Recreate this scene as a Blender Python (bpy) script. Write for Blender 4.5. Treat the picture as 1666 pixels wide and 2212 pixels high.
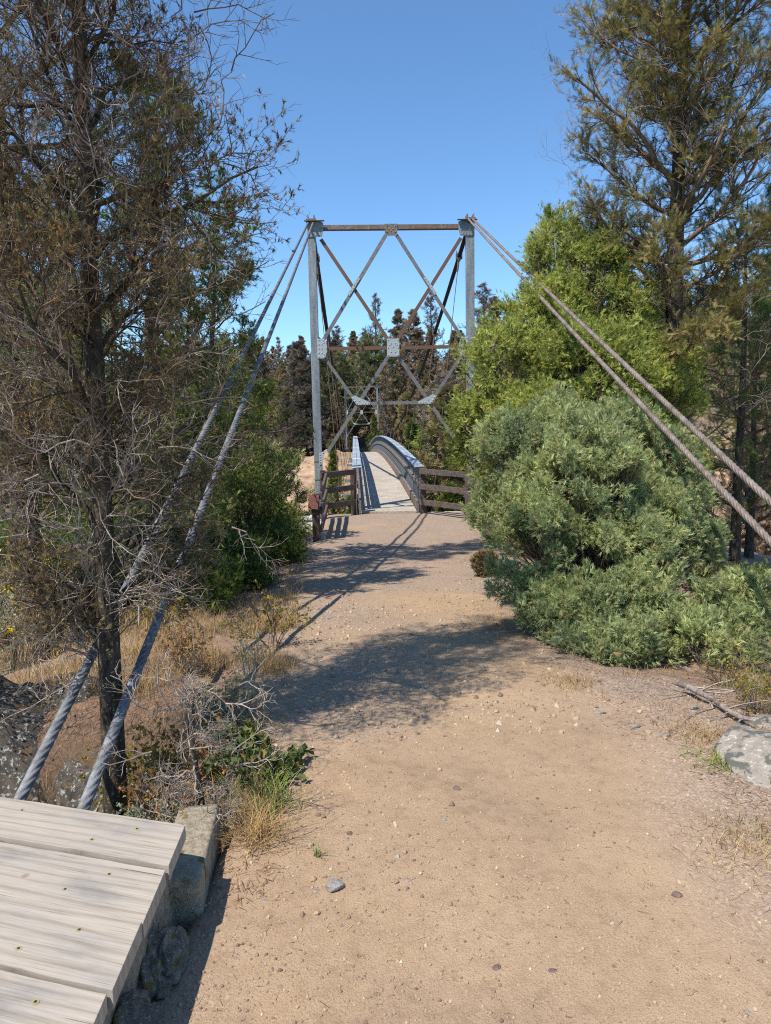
import bpy, math, random
import numpy as np
from mathutils import Vector, Matrix
for o in list(bpy.data.objects): bpy.data.objects.remove(o)
SC = bpy.context.scene
COL = SC.collection
rad = math.radians

# ------------------------------------------------------------------ camera
FPX, W0, H0 = 1600.0, 1666.0, 2212.0
PITCH, ROLL = rad(7.0), -0.019
CAM = np.array([0, 0, 1.6])
_F = np.array([0, math.cos(PITCH), -math.sin(PITCH)]); _R = np.array([1., 0, 0]); _U = np.cross(_R, _F)
CR = math.cos(ROLL) * _R + math.sin(ROLL) * _U
CU = math.cos(ROLL) * _U - math.sin(ROLL) * _R
cd = bpy.data.cameras.new('camera'); cam = bpy.data.objects.new('camera', cd); COL.objects.link(cam)
cd.sensor_fit = 'VERTICAL'; cd.sensor_height = 24.0; cd.lens = 24.0 * FPX / H0
cd.clip_start = 0.05; cd.clip_end = 3000
cam.matrix_world = Matrix(((CR[0], CU[0], -_F[0], CAM[0]), (CR[1], CU[1], -_F[1], CAM[1]), (CR[2], CU[2], -_F[2], CAM[2]), (0, 0, 0, 1)))
SC.camera = cam
SC.render.resolution_x, SC.render.resolution_y = 771, 1024

# ------------------------------------------------------------------ sky and sun
SUN = Vector((0.43, 0.44, -1.0)).normalized()
world = bpy.data.worlds.new('World'); SC.world = world; world.use_nodes = True
wn = world.node_tree; wn.nodes.clear()
sky = wn.nodes.new('ShaderNodeTexSky'); sky.sky_type = 'NISHITA'; sky.sun_disc = False
sky.sun_elevation = math.asin(-SUN.z); sky.sun_rotation = math.atan2(-SUN.x, -SUN.y)
sky.altitude = 600; sky.air_density = 1.0; sky.dust_density = 0.25; sky.ozone_density = 3.2
bg = wn.nodes.new('ShaderNodeBackground'); bg.inputs['Strength'].default_value = 0.125
wo = wn.nodes.new('ShaderNodeOutputWorld')
tint = wn.nodes.new('ShaderNodeMixRGB'); tint.blend_type = 'MULTIPLY'; tint.inputs[0].default_value = 1.0; tint.inputs[2].default_value = (0.75, 0.965, 1.09, 1)
wn.links.new(sky.outputs[0], tint.inputs[1]); wn.links.new(tint.outputs[0], bg.inputs[0]); wn.links.new(bg.outputs[0], wo.inputs[0])
sl = bpy.data.lights.new('sun', 'SUN'); sl.energy = 4.2; sl.angle = rad(0.53); sl.color = (1.0, 0.93, 0.83)
so = bpy.data.objects.new('sun', sl); COL.objects.link(so); so.rotation_euler = SUN.to_track_quat('-Z', 'Y').to_euler(); so.location = (0, 0, 40)
SC.view_settings.view_transform = 'Standard'; SC.view_settings.look = 'None'
SC.view_settings.exposure = 0.58; SC.view_settings.gamma = 1.0
SC.render.engine = 'CYCLES'
SC.cycles.use_denoising = False; SC.cycles.filter_width = 1.1; SC.cycles.use_adaptive_sampling = False
SC.cycles.max_bounces = 5; SC.cycles.diffuse_bounces = 3; SC.cycles.glossy_bounces = 2
SC.cycles.transmission_bounces = 3; SC.cycles.transparent_max_bounces = 4
SC.cycles.caustics_reflective = False; SC.cycles.caustics_refractive = False

# ------------------------------------------------------------------ helpers
def A(*a): return np.array(a, dtype=float)
def Pt(x, y, Y):
    r = (x - 833) / FPX * CR - (y - 1106) / FPX * CU + _F
    return CAM + r * (Y / r[1])
def nrm(v): return v / np.maximum(np.linalg.norm(v, axis=-1, keepdims=True), 1e-9)
def sstep(a, b, x):
    t = np.clip((x - a) / (b - a), 0, 1); return t * t * (3 - 2 * t)

def _hash(i, j, s):
    n = (i * 374761393 + j * 668265263 + s * 1442695041) & 0xffffffff
    n = ((n ^ (n >> 13)) * 1274126177) & 0xffffffff
    return ((n ^ (n >> 16)) & 0xffffff) / float(0xffffff)
def vnoise(x, y, s=0):
    xi, yi = np.floor(x).astype(np.int64), np.floor(y).astype(np.int64)
    fx, fy = x - xi, y - yi; fx = fx * fx * (3 - 2 * fx); fy = fy * fy * (3 - 2 * fy)
    a, b, c, d = _hash(xi, yi, s), _hash(xi + 1, yi, s), _hash(xi, yi + 1, s), _hash(xi + 1, yi + 1, s)
    return (a * (1 - fx) + b * fx) * (1 - fy) + (c * (1 - fx) + d * fx) * fy - 0.5
def fbm(x, y, s=0, o=4):
    r = 0; a = 1.0
    for k in range(o):
        r = r + a * vnoise(x * 2 ** k + k * 17.3, y * 2 ** k + k * 9.1, s + k); a *= 0.5
    return r

ORG = {}
def empty(name, loc, rz=0.0):
    o = bpy.data.objects.new(name, None); o.location = loc; o.rotation_euler = (0, 0, rz); o.empty_display_size = 0.2
    COL.objects.link(o); ORG[o.name] = np.array(loc, dtype=float) if rz == 0 else np.zeros(3); return o
def tag(o, label=None, cat=None, group=None, kind=None):
    if label: o['label'] = label
    if cat: o['category'] = cat
    if group: o['group'] = group
    if kind: o['kind'] = kind
    return o
def mk(name, V, F, mat, parent=None, smooth=False, attrs=None, bevel=0.0, mats=None, midx=None, local=False):
    """V (n,3); F list of (m,k) index arrays (or one)"""
    V = np.asarray(V, dtype=np.float64).reshape(-1, 3)
    if parent is not None and not local: V = V - ORG.get(parent.name, np.zeros(3))
    if isinstance(F, np.ndarray): F = [F]
    F = [np.asarray(f, dtype=np.int64) for f in F if len(f)]
    me = bpy.data.meshes.new(name)
    me.vertices.add(len(V)); me.vertices.foreach_set('co', V.astype(np.float32).ravel())
    nl = sum(f.size for f in F); npol = sum(len(f) for f in F)
    me.loops.add(nl); me.loops.foreach_set('vertex_index', np.concatenate([f.ravel() for f in F]).astype(np.int32))
    me.polygons.add(npol)
    tot = np.concatenate([np.full(len(f), f.shape[1]) for f in F])
    me.polygons.foreach_set('loop_start', np.concatenate([[0], np.cumsum(tot)[:-1]]).astype(np.int32))
    if smooth: me.polygons.foreach_set('use_smooth', np.ones(npol, dtype=bool))
    else: me.polygons.foreach_set('use_smooth', np.zeros(npol, dtype=bool))
    if midx is not None: me.polygons.foreach_set('material_index', np.asarray(midx, dtype=np.int32))
    for k, a in (attrs or {}).items():
        at = me.attributes.new(k, 'FLOAT', 'POINT'); at.data.foreach_set('value', np.asarray(a, dtype=np.float32))
    me.update(calc_edges=True)
    for m in (mats or [mat]): me.materials.append(m)
    o = bpy.data.objects.new(name, me); COL.objects.link(o)
    if parent is not None:
        o.parent = parent; ORG[o.name] = ORG.get(parent.name, np.zeros(3))
    if bevel > 0:
        b = o.modifiers.new('bevel', 'BEVEL'); b.width = bevel; b.segments = 2; b.limit_method = 'ANGLE'
    return o

class MB:
    """collects convex pieces into one mesh"""
    def __init__(s): s.V = []; s.F = {3: [], 4: []}; s.n = 0
    def add(s, V, F):
        V = np.asarray(V, dtype=float).reshape(-1, 3)
        for f in (F if isinstance(F, list) else [F]):
            f = np.asarray(f)
            s.F.setdefault(f.shape[1], []).append(f + s.n)
        s.V.append(V); s.n += len(V); return s
    def box(s, c, half, ax=None):
        ax = np.eye(3) if ax is None else np.asarray(ax, dtype=float)
        k = np.array([[-1,-1,-1],[1,-1,-1],[1,1,-1],[-1,1,-1],[-1,-1,1],[1,-1,1],[1,1,1],[-1,1,1]], dtype=float) * np.asarray(half)
        V = np.asarray(c, dtype=float) + k @ ax
        return s.add(V, np.array([[0,3,2,1],[4,5,6,7],[0,1,5,4],[1,2,6,5],[2,3,7,6],[3,0,4,7]]))
    def bar(s, a, b, w, h, up=(0, 0, 1)):
        a, b = np.asarray(a, dtype=float), np.asarray(b, dtype=float)
        d = b - a; L = np.linalg.norm(d); d = d / L
        u = np.cross(d, up); u /= np.linalg.norm(u); v = np.cross(u, d)
        return s.box((a + b) / 2, (w / 2, L / 2, h / 2), [u, d, v])
    def prism(s, poly, y0, y1):
        """poly in (x,z), extruded along y"""
        n = len(poly); V = [(p[0], y0, p[1]) for p in poly] + [(p[0], y1, p[1]) for p in poly]
        s.add(V, [np.array([list(range(n))]), np.array([list(range(2 * n - 1, n - 1, -1))]), np.array([[i, i + n, (i + 1) % n + n, (i + 1) % n] for i in range(n)])])
        return s
    def cyl(s, a, b, r0, r1=None, n=10):
        a, b = np.asarray(a, dtype=float), np.asarray(b, dtype=float); r1 = r0 if r1 is None else r1
        d = nrm(b - a); u = nrm(np.cross(d, (0.3, 0.9, 0.31))); v = np.cross(d, u)
        t = np.arange(n) * 2 * math.pi / n; c = np.cos(t)[:, None] * u + np.sin(t)[:, None] * v
        V = np.vstack([a + c * r0, b + c * r1])
        s.add(V, [np.array([[i, (i + 1) % n, (i + 1) % n + n, i + n] for i in range(n)]), np.array([list(range(n))[::-1]]), np.array([list(range(n, 2 * n))])])
        return s
    def dome(s, c, r, d=(0, -1, 0), n=8):
        d = nrm(np.asarray(d, dtype=float)); u = nrm(np.cross(d, (0.3, 0.2, 0.93))); v = np.cross(d, u); V = []
        for ph, rr in ((0, 1.0), (0.5, 0.8), (0.8, 0.4)):
            for i in range(n):
                t = i * 2 * math.pi / n; V.append(np.asarray(c) + d * r * ph * 0.7 + (u * math.cos(t) + v * math.sin(t)) * r * rr)
        F = [[k * n + i, k * n + (i + 1) % n, (k + 1) * n + (i + 1) % n, (k + 1) * n + i] for k in range(2) for i in range(n)]
        s.add(V, [np.array(F), np.array([list(range(2 * n, 3 * n))])]); return s
    def build(s, name, mat, parent=None, **k):
        return mk(name, np.vstack(s.V), [np.vstack(f) for f in s.F.values() if f], mat, parent, **k)

def tubes(Pp, R, s=4):
    """Pp (N,K,3), R (N,K) -> V, F"""
    N, K, _ = Pp.shape
    T = np.empty_like(Pp); T[:, 1:-1] = Pp[:, 2:] - Pp[:, :-2]; T[:, 0] = Pp[:, 1] - Pp[:, 0]; T[:, -1] = Pp[:, -1] - Pp[:, -2]
    T = nrm(T); a = nrm(T[:, 0] + T[:, -1]); ref = np.where(np.abs(a[:, 2:3]) < 0.8, A(0.05, 0.03, 1.0), A(1.0, 0.1, 0.07))
    U = nrm(np.cross(T, ref[:, None, :])); Vv = np.cross(T, U)
    th = np.arange(s) * 2 * math.pi / s
    V = Pp[:, :, None, :] + R[:, :, None, None] * (np.cos(th)[None, None, :, None] * U[:, :, None, :] + np.sin(th)[None, None, :, None] * Vv[:, :, None, :])
    base = (np.arange(N)[:, None, None] * K + np.arange(K - 1)[None, :, None]) * s
    i = np.arange(s)[None, None, :]; j = (i + 1) % s
    F = np.stack([base + i, base + j, base + s + j, base + s + i], -1).reshape(-1, 4)
    return V.reshape(-1, 3), F
def join(parts):
    V = []; F = {}; n = 0
    for v, f in parts:
        V.append(v); F.setdefault(f.shape[1], []).append(f + n); n += len(v)
    return np.vstack(V), [np.vstack(x) for x in F.values()]

def along(Pp, idx, t):
    K = Pp.shape[1]; s = np.clip(t * (K - 1), 0, K - 1.001); i = s.astype(int); f = (s - i)[:, None]
    a, b = Pp[idx, i], Pp[idx, i + 1]; return a * (1 - f) + b * f, nrm(b - a), s
def spawn(rng, Pp, R, n, t0, t1, L, ang, K=5, up=0.15, rr=0.55, wig=0.25, bend=0.0, lenfall=0.5, rmin=0.0015, planar=0.0):
    N = len(Pp); idx = np.repeat(np.arange(N), n); M = len(idx)
    t = (np.tile(np.arange(n), N) + rng.random(M)) / n * (t1 - t0) + t0
    pos, tan, s = along(Pp, idx, t)
    rp = R[idx, np.minimum(s.astype(int), R.shape[1] - 1)]
    az = rng.random(M) * 2 * math.pi
    u = nrm(np.cross(tan, A(0, 0, 1.0) + 0.01)); v = np.cross(u, tan)
    side = np.sign(np.cos(az))
    pz = np.cos(az)[:, None] * u + np.sin(az)[:, None] * v
    pz = nrm(pz * (1 - planar) + planar * side[:, None] * u)
    an = ang * (0.75 + 0.5 * rng.random(M))
    d = nrm(np.cos(an)[:, None] * tan + np.sin(an)[:, None] * pz + A(0, 0, up))
    Ln = L * (0.6 + 0.7 * rng.random(M)) * (1 - lenfall * (t - t0) / max(t1 - t0, 1e-3))
    if np.ndim(L): Ln = Ln * 1.0
    out = np.empty((M, K, 3)); out[:, 0] = pos; cur = d
    for k in range(1, K):
        cur = nrm(cur + wig * (rng.random((M, 3)) - 0.5) + A(0, 0, bend))
        out[:, k] = out[:, k - 1] + cur * (Ln / (K - 1))[:, None]
    r0 = np.maximum(np.minimum(rp * rr, 0.05 * Ln + 0.002), rmin)
    Rr = r0[:, None] * np.linspace(1, 0.35, K)[None, :]
    return out, Rr

def sprig_fir(rng, n=7, w=0.07, droop=0.0):
    T = [[(-0.01, 0, 0), (0.01, 0, 0), (0, 1, 0)]]
    for i in range(n):
        y = 0.08 + 0.85 * i / n; l = 0.42 * (1 - 0.45 * i / n)
        for sx in (-1, 1):
            z = 0.25 * (rng.random() - 0.3); e = l * (0.8 + 0.4 * rng.random())
            T.append([(0, y - w / 2, 0), (0, y + w / 2, 0), (sx * e * 0.8, y + e * 0.55, z * e)])
    return np.array(T, dtype=float)
def sprig_jun(rng, n=11, w=0.055):
    T = []
    for i in range(n):
        y = 0.55 * i / n; az = rng.random() * 6.28; sp = 0.25 + 0.45 * rng.random(); l = 0.35 + 0.35 * rng.random()
        d = A(math.cos(az) * sp, 1, math.sin(az) * sp); d /= np.linalg.norm(d); p = A(0, y, 0)
        c = np.cross(d, A(0.5 * (rng.random() - .5), 0.05, 1.0)); c /= np.linalg.norm(c)
        T.append([p - c * w * 0.8, p + c * w * 0.8, p + d * l])
    return np.array(T, dtype=float)
def sprig_far(rng, n=5):
    T = []
    for i in range(n):
        az = rng.random() * 6.28; d = nrm(A(math.cos(az) * 0.7, 0.9, math.sin(az) * 0.7)); c = nrm(np.cross(d, rng.random(3) - 0.5))
        y = 0.4 * rng.random(); T.append([(0, y, 0), A(0, y, 0) + d * 0.8 + c * 0.16, A(0, y, 0) + d * 0.9 - c * 0.16])
    return np.array(T, dtype=float)
def leaf_broad(rng):
    return np.array([[(0, 0, 0), (0.42, 0.45, 0.06), (0, 1, 0)], [(0, 0, 0), (0, 1, 0), (-0.42, 0.45, 0.06)]], dtype=float)

def place(rng, protos, pos, d, sc, up=None):
    """returns V, F, v-attribute"""
    Vs, vs = [], []; M = len(pos); pick = rng.integers(0, len(protos), M); val = rng.random(M)
    for k, pr in enumerate(protos):
        m = pick == k
        if not m.any(): continue
        p, dd, s = pos[m], nrm(d[m]), sc[m]
        r = rng.normal(size=(m.sum(), 3)) if up is None else (up[m] if getattr(up, 'ndim', 1) == 2 else np.tile(A(*up), (m.sum(), 1))) + 0.45 * rng.normal(size=(m.sum(), 3))
        z = nrm(r - (r * dd).sum(1, keepdims=True) * dd); x = np.cross(dd, z)
        B = np.stack([x, dd, z], 1)                       # rows: local axes
        T = pr.reshape(-1, 3)
        V = np.einsum('tk,mkj->mtj', T, B) * s[:, None, None] + p[:, None, :]
        Vs.append(V.reshape(-1, 3)); vs.append(np.repeat(val[m], len(T)))
    V = np.vstack(Vs); return V, np.arange(len(V)).reshape(-1, 3), np.concatenate(vs)

# ------------------------------------------------------------------ materials
def mat(name):
    m = bpy.data.materials.new(name); m.use_nodes = True; nt = m.node_tree; nt.nodes.clear()
    out = nt.nodes.new('ShaderNodeOutputMaterial'); return m, nt, out
def N(nt, t, **k):
    n = nt.nodes.new(t)
    for a, b in k.items():
        if a.startswith('i_'): n.inputs[a[2:].replace('_', ' ')].default_value = b
        else: setattr(n, a, b)
    return n
def ramp(nt, fac, stops, interp='LINEAR'):
    r = nt.nodes.new('ShaderNodeValToRGB'); r.color_ramp.interpolation = interp; e = r.color_ramp.elements
    while len(e) < len(stops): e.new(0.5)
    for el, (p, c) in zip(e, stops): el.position = p; el.color = (*c, 1) if len(c) == 3 else c
    nt.links.new(fac, r.inputs[0]); return r.outputs[0]
def mix(nt, f, a, b, bt='MIX'):
    n = nt.nodes.new('ShaderNodeMixRGB'); n.blend_type = bt
    for i, v in enumerate((f, a, b)):
        if hasattr(v, 'type') and not isinstance(v, (int, float, tuple)): nt.links.new(v, n.inputs[i])
        elif isinstance(v, tuple): n.inputs[i].default_value = (*v, 1)
        else: n.inputs[i].default_value = v
    return n.outputs[0]
def noise(nt, sc, co=None, det=4, rough=0.6, stretch=None):
    n = nt.nodes.new('ShaderNodeTexNoise'); n.inputs['Scale'].default_value = sc; n.inputs['Detail'].default_value = det; n.inputs['Roughness'].default_value = rough
    if co is not None:
        if stretch:
            mp = nt.nodes.new('ShaderNodeMapping'); mp.inputs['Scale'].default_value = stretch; nt.links.new(co, mp.inputs[0]); co = mp.outputs[0]
        nt.links.new(co, n.inputs['Vector'])
    return n.outputs['Fac']
def voro(nt, sc, co, feat='F1', out='Distance'):
    n = nt.nodes.new('ShaderNodeTexVoronoi'); n.feature = feat; n.inputs['Scale'].default_value = sc; nt.links.new(co, n.inputs['Vector']); return n.outputs[out]
def finish(nt, out, col, rough=0.9, bump=None, bstr=0.3, bdist=0.01, spec=0.2, metal=0.0):
    p = nt.nodes.new('ShaderNodeBsdfPrincipled')
    if isinstance(col, tuple): p.inputs['Base Color'].default_value = (*col, 1)
    else: nt.links.new(col, p.inputs['Base Color'])
    if isinstance(rough, (int, float)): p.inputs['Roughness'].default_value = rough
    else: nt.links.new(rough, p.inputs['Roughness'])
    p.inputs['Specular IOR Level'].default_value = spec; p.inputs['Metallic'].default_value = metal
    if bump is not None:
        b = nt.nodes.new('ShaderNodeBump'); b.inputs['Strength'].default_value = bstr; b.inputs['Distance'].default_value = bdist
        nt.links.new(bump, b.inputs['Height']); nt.links.new(b.outputs[0], p.inputs['Normal'])
    nt.links.new(p.outputs[0], out.inputs[0]); return p
def objco(nt): return nt.nodes.new('ShaderNodeTexCoord').outputs['Object']
def attr(nt, n):
    a = nt.nodes.new('ShaderNodeAttribute'); a.attribute_name = n; return a.outputs['Fac']

def leaf_mat(name, stops, trans=0.25, clump=2.2, obrand=0.0):
    m, nt, out = mat(name)
    v = attr(nt, 'v'); c = ramp(nt, v, stops)
    nz = noise(nt, clump, objco(nt), 2)
    g = ramp(nt, nz, [(0.3, (0.72, 0.76, 0.8)), (0.7, (1.25, 1.2, 1.05))])
    c = mix(nt, 1.0, c, g, 'MULTIPLY')
    if obrand:
        oi = nt.nodes.new('ShaderNodeObjectInfo'); g2 = ramp(nt, oi.outputs['Random'], [(0, (0.7, 0.75, 0.8)), (1, (1.35, 1.2, 1.05))]); c = mix(nt, 1.0, c, g2, 'MULTIPLY')
    d = N(nt, 'ShaderNodeBsdfDiffuse'); t = N(nt, 'ShaderNodeBsdfTranslucent'); nt.links.new(c, d.inputs[0]); nt.links.new(c, t.inputs[0])
    x = N(nt, 'ShaderNodeMixShader'); x.inputs[0].default_value = trans
    nt.links.new(d.outputs[0], x.inputs[1]); nt.links.new(t.outputs[0], x.inputs[2]); nt.links.new(x.outputs[0], out.inputs[0])
    return m
M = {}
M['jun_front'] = leaf_mat('juniper_foliage_grey_green', [(0, (0.268, 0.317, 0.146)), (0.5, (0.421, 0.488, 0.238)), (0.85, (0.549, 0.598, 0.329)), (0.95, (0.512, 0.439, 0.220)), (1, (0.366, 0.244, 0.146))], trans=0.45)
M['jun_big'] = leaf_mat('juniper_foliage_yellow_green', [(0, (0.230, 0.275, 0.070)), (0.5, (0.422, 0.486, 0.134)), (0.9, (0.589, 0.614, 0.218)), (1, (0.486, 0.333, 0.128))], trans=0.45)
M['fir'] = leaf_mat('fir_needles_olive', [(0, (0.122, 0.128, 0.043)), (0.45, (0.256, 0.244, 0.085)), (0.75, (0.390, 0.329, 0.134)), (1, (0.366, 0.244, 0.122))])
M['dead_leaf'] = leaf_mat('sparse_brown_needles', [(0, (0.09, 0.07, 0.035)), (0.4, (0.19, 0.135, 0.07)), (0.75, (0.28, 0.2, 0.11)), (0.95, (0.24, 0.22, 0.09)), (1, (0.38, 0.16, 0.07))])
M['dark_green'] = leaf_mat('dark_conifer_needles', [(0, (0.072, 0.111, 0.036)), (0.6, (0.150, 0.202, 0.065)), (1, (0.286, 0.286, 0.091))])
M['light_green'] = leaf_mat('light_conifer_needles', [(0, (0.104, 0.156, 0.039)), (0.6, (0.208, 0.260, 0.072)), (1, (0.351, 0.338, 0.091))])
M['far_brown'] = leaf_mat('far_burnt_needles', [(0, (0.16, 0.125, 0.10)), (0.6, (0.28, 0.225, 0.18)), (1, (0.4, 0.33, 0.26))], clump=0.6, obrand=1)
M['far_olive'] = leaf_mat('far_olive_needles', [(0, (0.143, 0.132, 0.066)), (0.6, (0.275, 0.242, 0.121)), (1, (0.396, 0.319, 0.165))], clump=0.6, obrand=1)
M['far_green'] = leaf_mat('far_green_needles', [(0, (0.110, 0.132, 0.077)), (0.6, (0.209, 0.242, 0.132)), (1, (0.319, 0.330, 0.176))], clump=0.6, obrand=1)
M['far_bright'] = leaf_mat('far_bright_needles', [(0, (0.10, 0.14, 0.04)), (0.6, (0.18, 0.23, 0.065)), (1, (0.27, 0.3, 0.1))], clump=0.8, obrand=1)
M['straw'] = leaf_mat('dry_grass', [(0, (0.26, 0.15, 0.075)), (0.5, (0.42, 0.28, 0.14)), (0.85, (0.55, 0.42, 0.23)), (1, (0.3, 0.27, 0.1))], clump=3)
M['litter'] = leaf_mat('needle_litter', [(0, (0.16, 0.09, 0.055)), (0.6, (0.33, 0.2, 0.12)), (1, (0.5, 0.36, 0.22))], clump=3)
M['grass'] = leaf_mat('green_grass', [(0, (0.14, 0.2, 0.05)), (0.7, (0.24, 0.3, 0.08)), (1, (0.45, 0.4, 0.18))])
M['broad'] = leaf_mat('holly_leaves', [(0, (0.07, 0.1, 0.035)), (0.6, (0.13, 0.17, 0.06)), (0.9, (0.22, 0.24, 0.08)), (1, (0.33, 0.13, 0.05))], trans=0.15)
M['sage'] = leaf_mat('silver_sage_leaves', [(0, (0.2, 0.23, 0.16)), (1, (0.42, 0.45, 0.34))])
M['yleaf'] = leaf_mat('yellow_leaves', [(0, (0.2, 0.19, 0.045)), (0.6, (0.38, 0.3, 0.06)), (1, (0.45, 0.25, 0.08))], trans=0.4)
M['oleaf'] = leaf_mat('orange_leaves', [(0, (0.3, 0.2, 0.07)), (0.6, (0.45, 0.24, 0.1)), (1, (0.5, 0.32, 0.16))], trans=0.4)
M['yflower'] = leaf_mat('yellow_flowers', [(0, (0.6, 0.42, 0.02)), (1, (0.85, 0.65, 0.06))], trans=0.3)
M['stalk'] = leaf_mat('pale_stalks', [(0, (0.28, 0.3, 0.17)), (0.5, (0.4, 0.38, 0.26)), (1, (0.52, 0.47, 0.36))], trans=0.05)

def bark_mat(name, a, b, lichen=0.0, sc=30):
    m, nt, out = mat(name); co = objco(nt)
    n1 = noise(nt, sc, co, 6, 0.7, (1, 1, 0.28)); c = ramp(nt, n1, [(0.35, a), (0.65, b)])
    if lichen:
        n2 = noise(nt, 55, co, 2); f = ramp(nt, n2, [(0.68 - lichen, (0, 0, 0)), (0.72 - lichen, (1, 1, 1))]); c = mix(nt, f, c, (0.28, 0.27, 0.13))
    finish(nt, out, c, 0.95, n1, 0.9, 0.02); return m
M['bark_dark'] = bark_mat('dark_scaly_bark', (0.02, 0.016, 0.013), (0.12, 0.09, 0.065), 0.06)
M['bark_fir'] = bark_mat('fir_bark', (0.022, 0.018, 0.015), (0.10, 0.08, 0.062))
M['bark_jun'] = bark_mat('juniper_bark', (0.06, 0.04, 0.03), (0.22, 0.16, 0.12))
M['twig'] = bark_mat('grey_dead_twigs', (0.16, 0.12, 0.095), (0.42, 0.35, 0.29), 0.0, 14)
M['twig_brown'] = bark_mat('brown_twigs', (0.07, 0.05, 0.036), (0.27, 0.19, 0.135), 0.03, 14)
M['bark_log'] = bark_mat('pale_log_bark', (0.12, 0.09, 0.08), (0.4, 0.33, 0.29), 0.02, 22)

def ground_mat():
    m, nt, out = mat('dirt_and_gravel'); co = objco(nt)
    pa, li, gr = attr(nt, 'pathness'), attr(nt, 'litter'), attr(nt, 'gravel')
    n1 = noise(nt, 1.3, co, 5, 0.6); n2 = noise(nt, 14, co, 6, 0.75); n3 = noise(nt, 120, co, 3, 0.7)
    dirt = ramp(nt, n1, [(0.3, (0.35, 0.245, 0.155)), (0.7, (0.43, 0.305, 0.195))])
    dirt = mix(nt, 1.0, dirt, ramp(nt, n2, [(0.25, (0.78, 0.75, 0.72)), (0.5, (1, 1, 1)), (0.75, (1.1, 1.1, 1.1))]), 'MULTIPLY')
    sp = ramp(nt, noise(nt, 210, co, 2, 0.6), [(0.30, (0.55, 0.5, 0.46)), (0.42, (1, 1, 1)), (0.62, (1, 1, 1)), (0.72, (1.3, 1.3, 1.3))])
    dirt = mix(nt, 1.0, dirt, sp, 'MULTIPLY')
    side = ramp(nt, n2, [(0.3, (0.13, 0.085, 0.06)), (0.5, (0.25, 0.17, 0.12)), (0.7, (0.38, 0.27, 0.18))])
    c = mix(nt, pa, side, dirt)
    vg = nt.nodes.new('ShaderNodeTexVoronoi'); vg.inputs['Scale'].default_value = 95; nt.links.new(co, vg.inputs['Vector'])
    stones = ramp(nt, vg.outputs['Color'], [(0.0, (0.13, 0.10, 0.085)), (0.35, (0.25, 0.19, 0.155)), (0.7, (0.36, 0.28, 0.225)), (1, (0.58, 0.5, 0.42))])
    gf = mix(nt, 1.0, gr, ramp(nt, n3, [(0.35, (0.35, 0.35, 0.35)), (0.6, (1, 1, 1))]), 'MULTIPLY')
    c = mix(nt, gf, c, stones)
    ln = noise(nt, 60, co, 4, 0.8, (1, 1, 1)); lc = ramp(nt, ln, [(0.3, (0.08, 0.05, 0.035)), (0.5, (0.21, 0.125, 0.08)), (0.7, (0.42, 0.28, 0.18))])
    lf = mix(nt, 1.0, li, ramp(nt, n2, [(0.3, (0.3, 0.3, 0.3)), (0.55, (1, 1, 1))]), 'MULTIPLY')
    c = mix(nt, lf, c, lc)
    vb = voro(nt, 70, co); vb2 = voro(nt, 160, co)
    h = mix(nt, 0.5, vb, vb2); h = mix(nt, gr, mix(nt, 0.5, n3, n2), h)
    h = mix(nt, 0.35, h, ln)
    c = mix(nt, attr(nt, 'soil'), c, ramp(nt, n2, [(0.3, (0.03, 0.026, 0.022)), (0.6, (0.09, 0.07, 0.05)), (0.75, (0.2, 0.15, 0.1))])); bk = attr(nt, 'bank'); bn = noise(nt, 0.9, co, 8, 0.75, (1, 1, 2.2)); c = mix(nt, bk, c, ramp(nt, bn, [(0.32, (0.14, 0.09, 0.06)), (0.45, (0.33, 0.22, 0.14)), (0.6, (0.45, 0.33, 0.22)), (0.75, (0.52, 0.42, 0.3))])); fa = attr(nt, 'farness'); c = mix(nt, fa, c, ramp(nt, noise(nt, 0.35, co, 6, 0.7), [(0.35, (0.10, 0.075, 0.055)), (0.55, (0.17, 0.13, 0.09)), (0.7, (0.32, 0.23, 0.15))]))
    finish(nt, out, c, 0.97, h, 0.85, 0.014, 0.1); return m
M['ground'] = ground_mat()

def far_ground_tint(nt, c): return c
def wood_mat(name, a, b, c2, sc=1.0, axis=(60, 2.2, 60), rough=0.85, patches=None):
    m, nt, out = mat(name); co = objco(nt)
    oi = nt.nodes.new('ShaderNodeObjectInfo')
    ad = nt.nodes.new('ShaderNodeVectorMath'); ad.operation = 'ADD'; nt.links.new(co, ad.inputs[0])
    mu = nt.nodes.new('ShaderNodeVectorMath'); mu.operation = 'SCALE'; mu.inputs[0].default_value = (7, 3, 5); nt.links.new(oi.outputs['Random'], mu.inputs['Scale']); nt.links.new(mu.outputs[0], ad.inputs[1])
    co = ad.outputs[0]
    n1 = noise(nt, sc, co, 5, 0.7, axis); n2 = noise(nt, 3, co, 3)
    c = ramp(nt, n1, [(0.33, a), (0.5, b), (0.68, c2)])
    c = mix(nt, 1.0, c, ramp(nt, n2, [(0.3, (0.8, 0.8, 0.82)), (0.7, (1.12, 1.1, 1.06))]), 'MULTIPLY')
    if patches: c = mix(nt, ramp(nt, noise(nt, 5, co, 3, 0.7), [(0.52, (0, 0, 0)), (0.62, (1, 1, 1))]), c, patches)
    finish(nt, out, c, rough, n1, 0.45, 0.004, 0.25); return m
M['fence'] = wood_mat('weathered_brown_timber', (0.03, 0.024, 0.022), (0.095, 0.075, 0.066), (0.22, 0.185, 0.165), axis=(4, 50, 50), patches=(0.13, 0.095, 0.08))
M['fence_post'] = wood_mat('dark_timber_post', (0.03, 0.022, 0.02), (0.085, 0.06, 0.05), (0.19, 0.15, 0.12), axis=(40, 40, 3))
M['fence_end'] = wood_mat('pale_timber_post', (0.2, 0.14, 0.1), (0.34, 0.26, 0.2), (0.46, 0.37, 0.3), axis=(40, 40, 3))
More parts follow.
